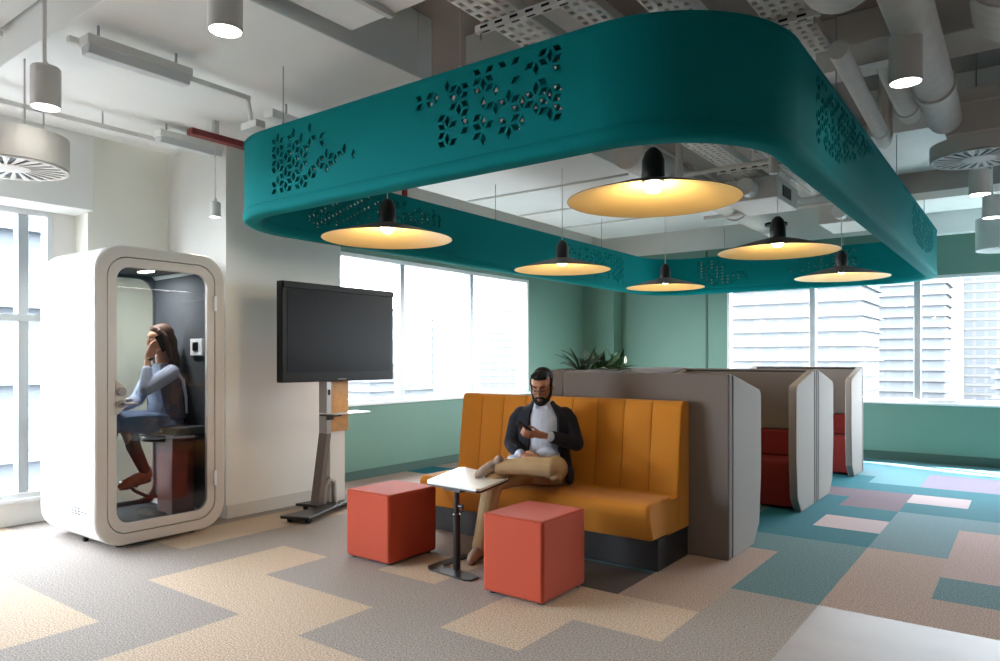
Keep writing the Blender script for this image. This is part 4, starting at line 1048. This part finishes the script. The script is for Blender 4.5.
# shoes
def shoe(name, heel, toe, up, m1, m2, parent, w=.042):
    h, t, u = V(*heel), V(*toe), V(*up).normalized(); d = (t-h); mb = MB()
    mb.chain([h + u*.035, h + d*.35 + u*.035, h + d*.75 + u*.018, t + u*.006], [w*.95, w, w*.92, w*.62])
    mb.chain([h + u*.08, h + u*.04], [w*.86, w*.95])
    s = mb.blob(name, m1, parent, .006, 3)
    b = MB(); b.chain([h - u*.002, h + d*.4 - u*.004, h + d*.8 - u*.010, t - u*.010], [w*.62, w*.56, w*.60, w*.44])
    b.blob('sole', m2, s, .006, 2)
    return s
shoe('shoe', (-.388, .425, .032), (-.425, .585, .032), (0, 0, 1), M['shoe_grey'], M['sole'], man)
shoe('shoe', (-.290, .385, .640), (-.405, .455, .590), (.35, .45, .6), M['shoe_grey'], M['sole'], man, .038)
# shirt
mb = MB()
torso(mb, [(0, .01, .60, .172, .134), (0, .01, .72, .158, .124), (0, .01, .86, .168, .126), (0, .01, .96, .178, .118), (0, .015, 1.02, .132, .092), (0, .03, 1.065, .074, .074), (0, .04, 1.085, .068, .07)])
mb.ell(V(.03, .115, .66), (.12, .05, .06)); mb.ell(V(-.14, .20, .668), (.10, .06, .03), (0, .2, .4)); mb.ell(V(-.22, .27, .658), (.055, .05, .018), (0, .1, .3)); mb.ell(V(.05, .13, .70), (.09, .05, .05))
for s in (-1, 1): mb.ell(V(s*.032, .102, 1.055), (.028, .012, .026), (.4, s*.5, s*-.4))
limb(mb, [(LE[0]*.3+LW[0]*.7, LE[1]*.3+LW[1]*.7, LE[2]*.3+LW[2]*.7), (.072, .252, .846)], [.042, .037]); limb(mb, [(-.165, .16, .72), (-.142, .197, .708)], [.041, .037])
mb.blob('shirt', M['shirt'], man, .0055, 3)
mb = MB()
for z in (.70, .78, .86, .94, 1.0): mb.ell(V(.0, {.70: .176, .78: .135, .86: .139, .94: .132, 1.0: .112}[z], z), (.005, .003, .005), n=8, m=6)
mb.build('shirt_button', M['frame'], man)
# blazer
mb = MB(); G = math.radians
open_coat(mb, [(.01, -.01, .475, .215, .158, G(62), G(4)), (.01, -.005, .58, .212, .160, G(54), G(4)), (.005, .0, .70, .195, .152, G(40), G(5)), (0, .0, .80, .193, .15, G(33), G(6)), (0, .0, .90, .205, .148, G(32), G(6)), (0, .0, .975, .205, .138, G(31), G(5)), (0, .005, 1.025, .155, .112, G(33), G(3)), (0, .015, 1.06, .098, .092, G(40), G(2)), (0, .02, 1.085, .082, .082, G(50), G(2))], .87)
limb(mb, [(.160, -.002, .978), (.192, .008, .938), (.250, .045, .775), (.17, .155, .808), (.098, .222, .836)], [.064, .064, .056, .051, .047])
limb(mb, [(-.160, -.002, .978), (-.192, .008, .938), (-.236, .03, .768), (-.20, .11, .738), (-.162, .165, .722)], [.064, .064, .055, .051, .047])
mb.ell(V(.20, .03, .54), (.035, .09, .07)); mb.blob('blazer', M['navy'], man, .006, 3)
# the phone he holds
a = V(-.82, .05, .57).normalized(); nn = V(.10, -.24, .32); nn = (nn - a*nn.dot(a)).normalized(); b = nn.cross(a)
mroot = Matrix.Translation((-2.90, 4.42, 0)) @ Matrix.Rotation(math.atan2(.45, .89), 4, 'Z')
ph = thing('mobile_phone', 'black mobile phone held in the seated man\'s left hand', 'phone', mroot @ V(-.089, .318, .907))
Rp = (mroot.to_3x3() @ Matrix((a, b, nn)).transposed()); ph.rotation_euler = Rp.to_euler()
mb = MB(); mb.box(-.072, .072, -.036, .036, -.004, .004); mb.build('case', M['black'], ph, bevel=.003)
mb = MB(); mb.box(-.068, .068, -.033, .033, .0041, .0048); mb.build('screen', M['screen'], ph)

# ---- woman in the phone booth
wo = thing('person', 'woman with long brown hair seated inside the phone booth, phone at her ear', 'person', (-5.77, 3.06, 0), 0)
wh = Head(V(.0, .035, 1.555), math.radians(6), math.radians(0), 0, .97)
LS, LE, LW = (.160, .03, 1.280), (.183, .245, 1.150), (.105, .190, 1.385)
RS, RE, RW = (-.165, .03, 1.285), (-.205, .12, 1.05), (-.07, .33, .995)
mb = MB()
torso(mb, [(0, .0, .80, .165, .12), (0, .0, .90, .165, .12), (0, .0, 1.02, .125, .095), (0, .01, 1.16, .14, .11), (0, .01, 1.26, .155, .095), (0, .01, 1.32, .11, .07), (0, .015, 1.36, .055, .052)])
limb(mb, [(0, .01, 1.32), (0, .02, 1.38), (0, .025, 1.46)], [.062, .050, .047]); head_shape(mb, wh, .92)
limb(mb, [LS, LE, LW], [.044, .036, .024]); limb(mb, [RS, RE, RW], [.044, .036, .024])
limb(mb, [(.085, .02, .86), (.10, .36, .865), (.10, .30, .70), (.10, .20, .49)], [.08, .054, .048, .032])
limb(mb, [(-.085, .02, .86), (-.06, .40, .90), (-.08, .41, .74), (-.09, .40, .57)], [.08, .054, .048, .032])
hand(mb, LW, (.092, .150, 1.460), (0, .5, .2), 0,
     [[(.092, .150+.024*t, 1.460+.008*t), (.090, .138+.022*t, 1.497+.01*t), (.084, .115+.018*t, 1.522+.01*t), (.080, .096+.012*t, 1.534+.01*t)] for t in (-1.05, -.35, .35, 1.05)],
     [(.10, .155, 1.415), (.090, .115, 1.438), (.084, .09, 1.462), (.082, .076, 1.482)])
hand(mb, RW, (-.01, .395, .985), (.5, -.2, 0), 0,
     [[(-.01+.024*t, .395-.012*t, .985), (.015+.022*t, .428-.010*t, .982), (.03+.02*t, .452-.008*t, .966), (.034+.02*t, .462-.008*t, .946)] for t in (-1.05, -.35, .35, 1.05)],
     [(-.055, .345, 1.0), (-.02, .345, 1.012), (.01, .36, 1.012), (.03, .375, 1.006)])
mb.blob('body', M['skin_w'], wo, .0055, 3)
mb = MB(); wh.ell(mb, 0, -.025, .045, .083, .10, .09); wh.ell(mb, 0, .012, .085, .068, .060, .040); wh.ell(mb, 0, -.085, -.04, .085, .05, .10)
for s in (-1, 1):
    wh.chain(mb, [(s*.06, .03, .07), (s*.082, .0, .02), (s*.085, -.02, -.08), (s*.080, -.03, -.18), (s*.07, -.05, -.27)], [.022, .024, .028, .03, .018])
    wh.chain(mb, [(s*.03, -.08, -.08), (s*.04, -.095, -.2), (s*.035, -.09, -.31)], [.045, .045, .02])
mb.blob('hair', M['hair_brown'], wo, .006, 2)
for s in (-1, 1):
    mb = MB(); wh.chain(mb, [(s*.013, .096, .026), (s*.030, .092, .031), (s*.046, .080, .028)], [.0028, .0032, .0022]); mb.build('eyebrow', M['hair_brown'], wo)
    mb = MB(); wh.ell(mb, s*.030, .082, .0, .012, .008, .006); mb.build('eye', M['eye'], wo)
mb = MB(); wh.chain(mb, [(-.017, .093, -.068), (0, .100, -.067), (.017, .093, -.068)], [.004, .0055, .004]); mb.build('mouth', M['lip'], wo)
mb = MB(); torso(mb, [(0, .0, .86, .17, .128), (0, .0, .95, .16, .118), (0, .0, 1.03, .138, .108), (0, .015, 1.16, .15, .124), (0, .01, 1.26, .162, .106), (0, .01, 1.32, .118, .08), (0, .015, 1.355, .072, .066)])
limb(mb, [(.150, .02, 1.280), (.174, .12, 1.225), (.185, .245, 1.152), (.163, .232, 1.22), (.136, .212, 1.30)], [.066, .062, .052, .046, .041]); limb(mb, [(-.150, .02, 1.280), (-.205, .12, 1.055), (-.14, .23, 1.02), (-.10, .29, 1.0)], [.066, .055, .046, .036])
mb.blob('top', M['knit'], wo, .006, 3)
mb = MB(); open_coat(mb, [(0, -.005, .90, .192, .148, G(66), 0), (0, -.005, 1.03, .166, .134, G(52), 0), (0, .0, 1.16, .176, .138, G(44), 0), (0, .0, 1.25, .186, .124, G(40), 0), (0, .005, 1.315, .142, .10, G(40), 0), (0, .01, 1.35, .10, .085, G(46), 0)], .88); mb.blob('vest', M['vest'], wo, .006, 2)
mb = MB(); mb.chain([V(.178, .0, 1.30), V(.196, -.055, 1.22), V(.188, -.085, 1.08), V(.180, -.095, .95)], [.011, .013, .012, .010]); mb.build('vest_trim', M['frame'], wo)
mb = MB(); torso(mb, [(0, .0, .782, .182, .135), (0, .0, .87, .185, .14), (0, .0, .95, .165, .122)])
mb.loft([[V(*p) for p in [(-.17, f, zt), (-.08, f, zt+.03), (.08, f, zt+.02), (.175, f, zt), (.185, f, zb), (.08, f, zb-.015), (-.08, f, zb-.015), (-.17, f, zb)]] for f, zt, zb in ((0., .93, .80), (.12, .94, .80), (.25, .945, .81), (.36, .945, .82), (.42, .93, .84), (.44, .91, .85))])
mb.blob('skirt', M['denim'], wo, .007, 5)
mb = MB(); limb(mb, [(.10, .33, .86), (.10, .30, .70), (.10, .21, .50)], [.058, .055, .042]); mb.blob('trouser_leg', M['legging'], wo, .006, 2)
mb = MB(); limb(mb, [(-.06, .38, .88), (-.08, .41, .74), (-.09, .40, .58)], [.058, .055, .042]); mb.blob('trouser_leg', M['legging'], wo, .006, 2)
shoe('boot', (.10, .185, .425), (.10, .395, .395), (0, .12, 1), M['leather'], M['sole'], wo, .042)
shoe('boot', (-.09, .385, .505), (-.085, .55, .43), (0, .35, 1), M['leather'], M['sole'], wo, .042)
mb = MB(); mb.lathe([(.027, -.008), (.031, 0), (.027, .008)], (0, 0, 0), 16); o = mb.build('bracelet', M['black'], wo); o.location = V(.112, .175, 1.385); o.rotation_euler = (.3, -.3, 0)
ph = thing('mobile_phone', 'dark phone held to the ear of the woman in the phone booth', 'phone', Vector((-5.77, 3.06, 0)) + V(.086, .06, 1.525), 0)
ph.rotation_euler = (math.radians(28), 0, 0)
mb = MB(); mb.box(-.004, .004, -.035, .035, -.07, .07); mb.build('case', M['black'], ph, bevel=.003)
mb = MB(); mb.box(-.0048, -.0041, -.032, .032, -.066, .066); mb.build('screen', M['screen'], ph)
# ------------------------------------------------------------------ camera, world, light
cam = bpy.data.objects.new('camera', bpy.data.cameras.new('camera')); COL.objects.link(cam)
cam.data.sensor_width = 36; cam.data.lens = 36*710/1000.0
cam.data.shift_y = (358-330.5)/1000.0; cam.data.clip_end = 1500; cam.data.clip_start = .05
cam.location = (0, 0, 1.4); cam.rotation_euler = (PI/2, 0, math.atan(530/710))
sc.camera = cam
w = bpy.data.worlds.new('world'); sc.world = w; w.use_nodes = True
bg = w.node_tree.nodes['Background']; bg.inputs['Color'].default_value = (.88, .945, 1, 1); bg.inputs['Strength'].default_value = SKY
area('left_window_portal', (XG-.2, 7.0, 1.74), (0, -PI/2, 0), 1.72, 4.1, 1, True)
area('back_window_portal', (-.4, YB+.2, 1.65), (-PI/2, 0, 0), 6.8, 1.7, 1, True)
area('side_window_portal', (XW-.2, .21, 1.44), (0, -PI/2, 0), 2.44, 4.82, 1, True)
sun = bpy.data.lights.new('sun', 'SUN'); sun.energy = SUN; sun.angle = .01; sun.color = (1, .96, .9)
so = bpy.data.objects.new('sun', sun); COL.objects.link(so)
d = Vector(SUNDIR).normalized(); so.rotation_euler = d.to_track_quat('-Z', 'Y').to_euler()
sc.view_settings.view_transform = 'Standard'; sc.view_settings.look = 'None'; sc.view_settings.gamma = 1
sc.view_settings.use_curve_mapping = False; sc.view_settings.exposure = EXPO
sc.cycles.max_bounces = 10; sc.cycles.diffuse_bounces = 6; sc.cycles.transparent_max_bounces = 16; sc.cycles.glossy_bounces = 4
sc.cycles.use_denoising = True; sc.cycles.sample_clamp_indirect = 8; sc.cycles.caustics_reflective = False; sc.cycles.caustics_refractive = False
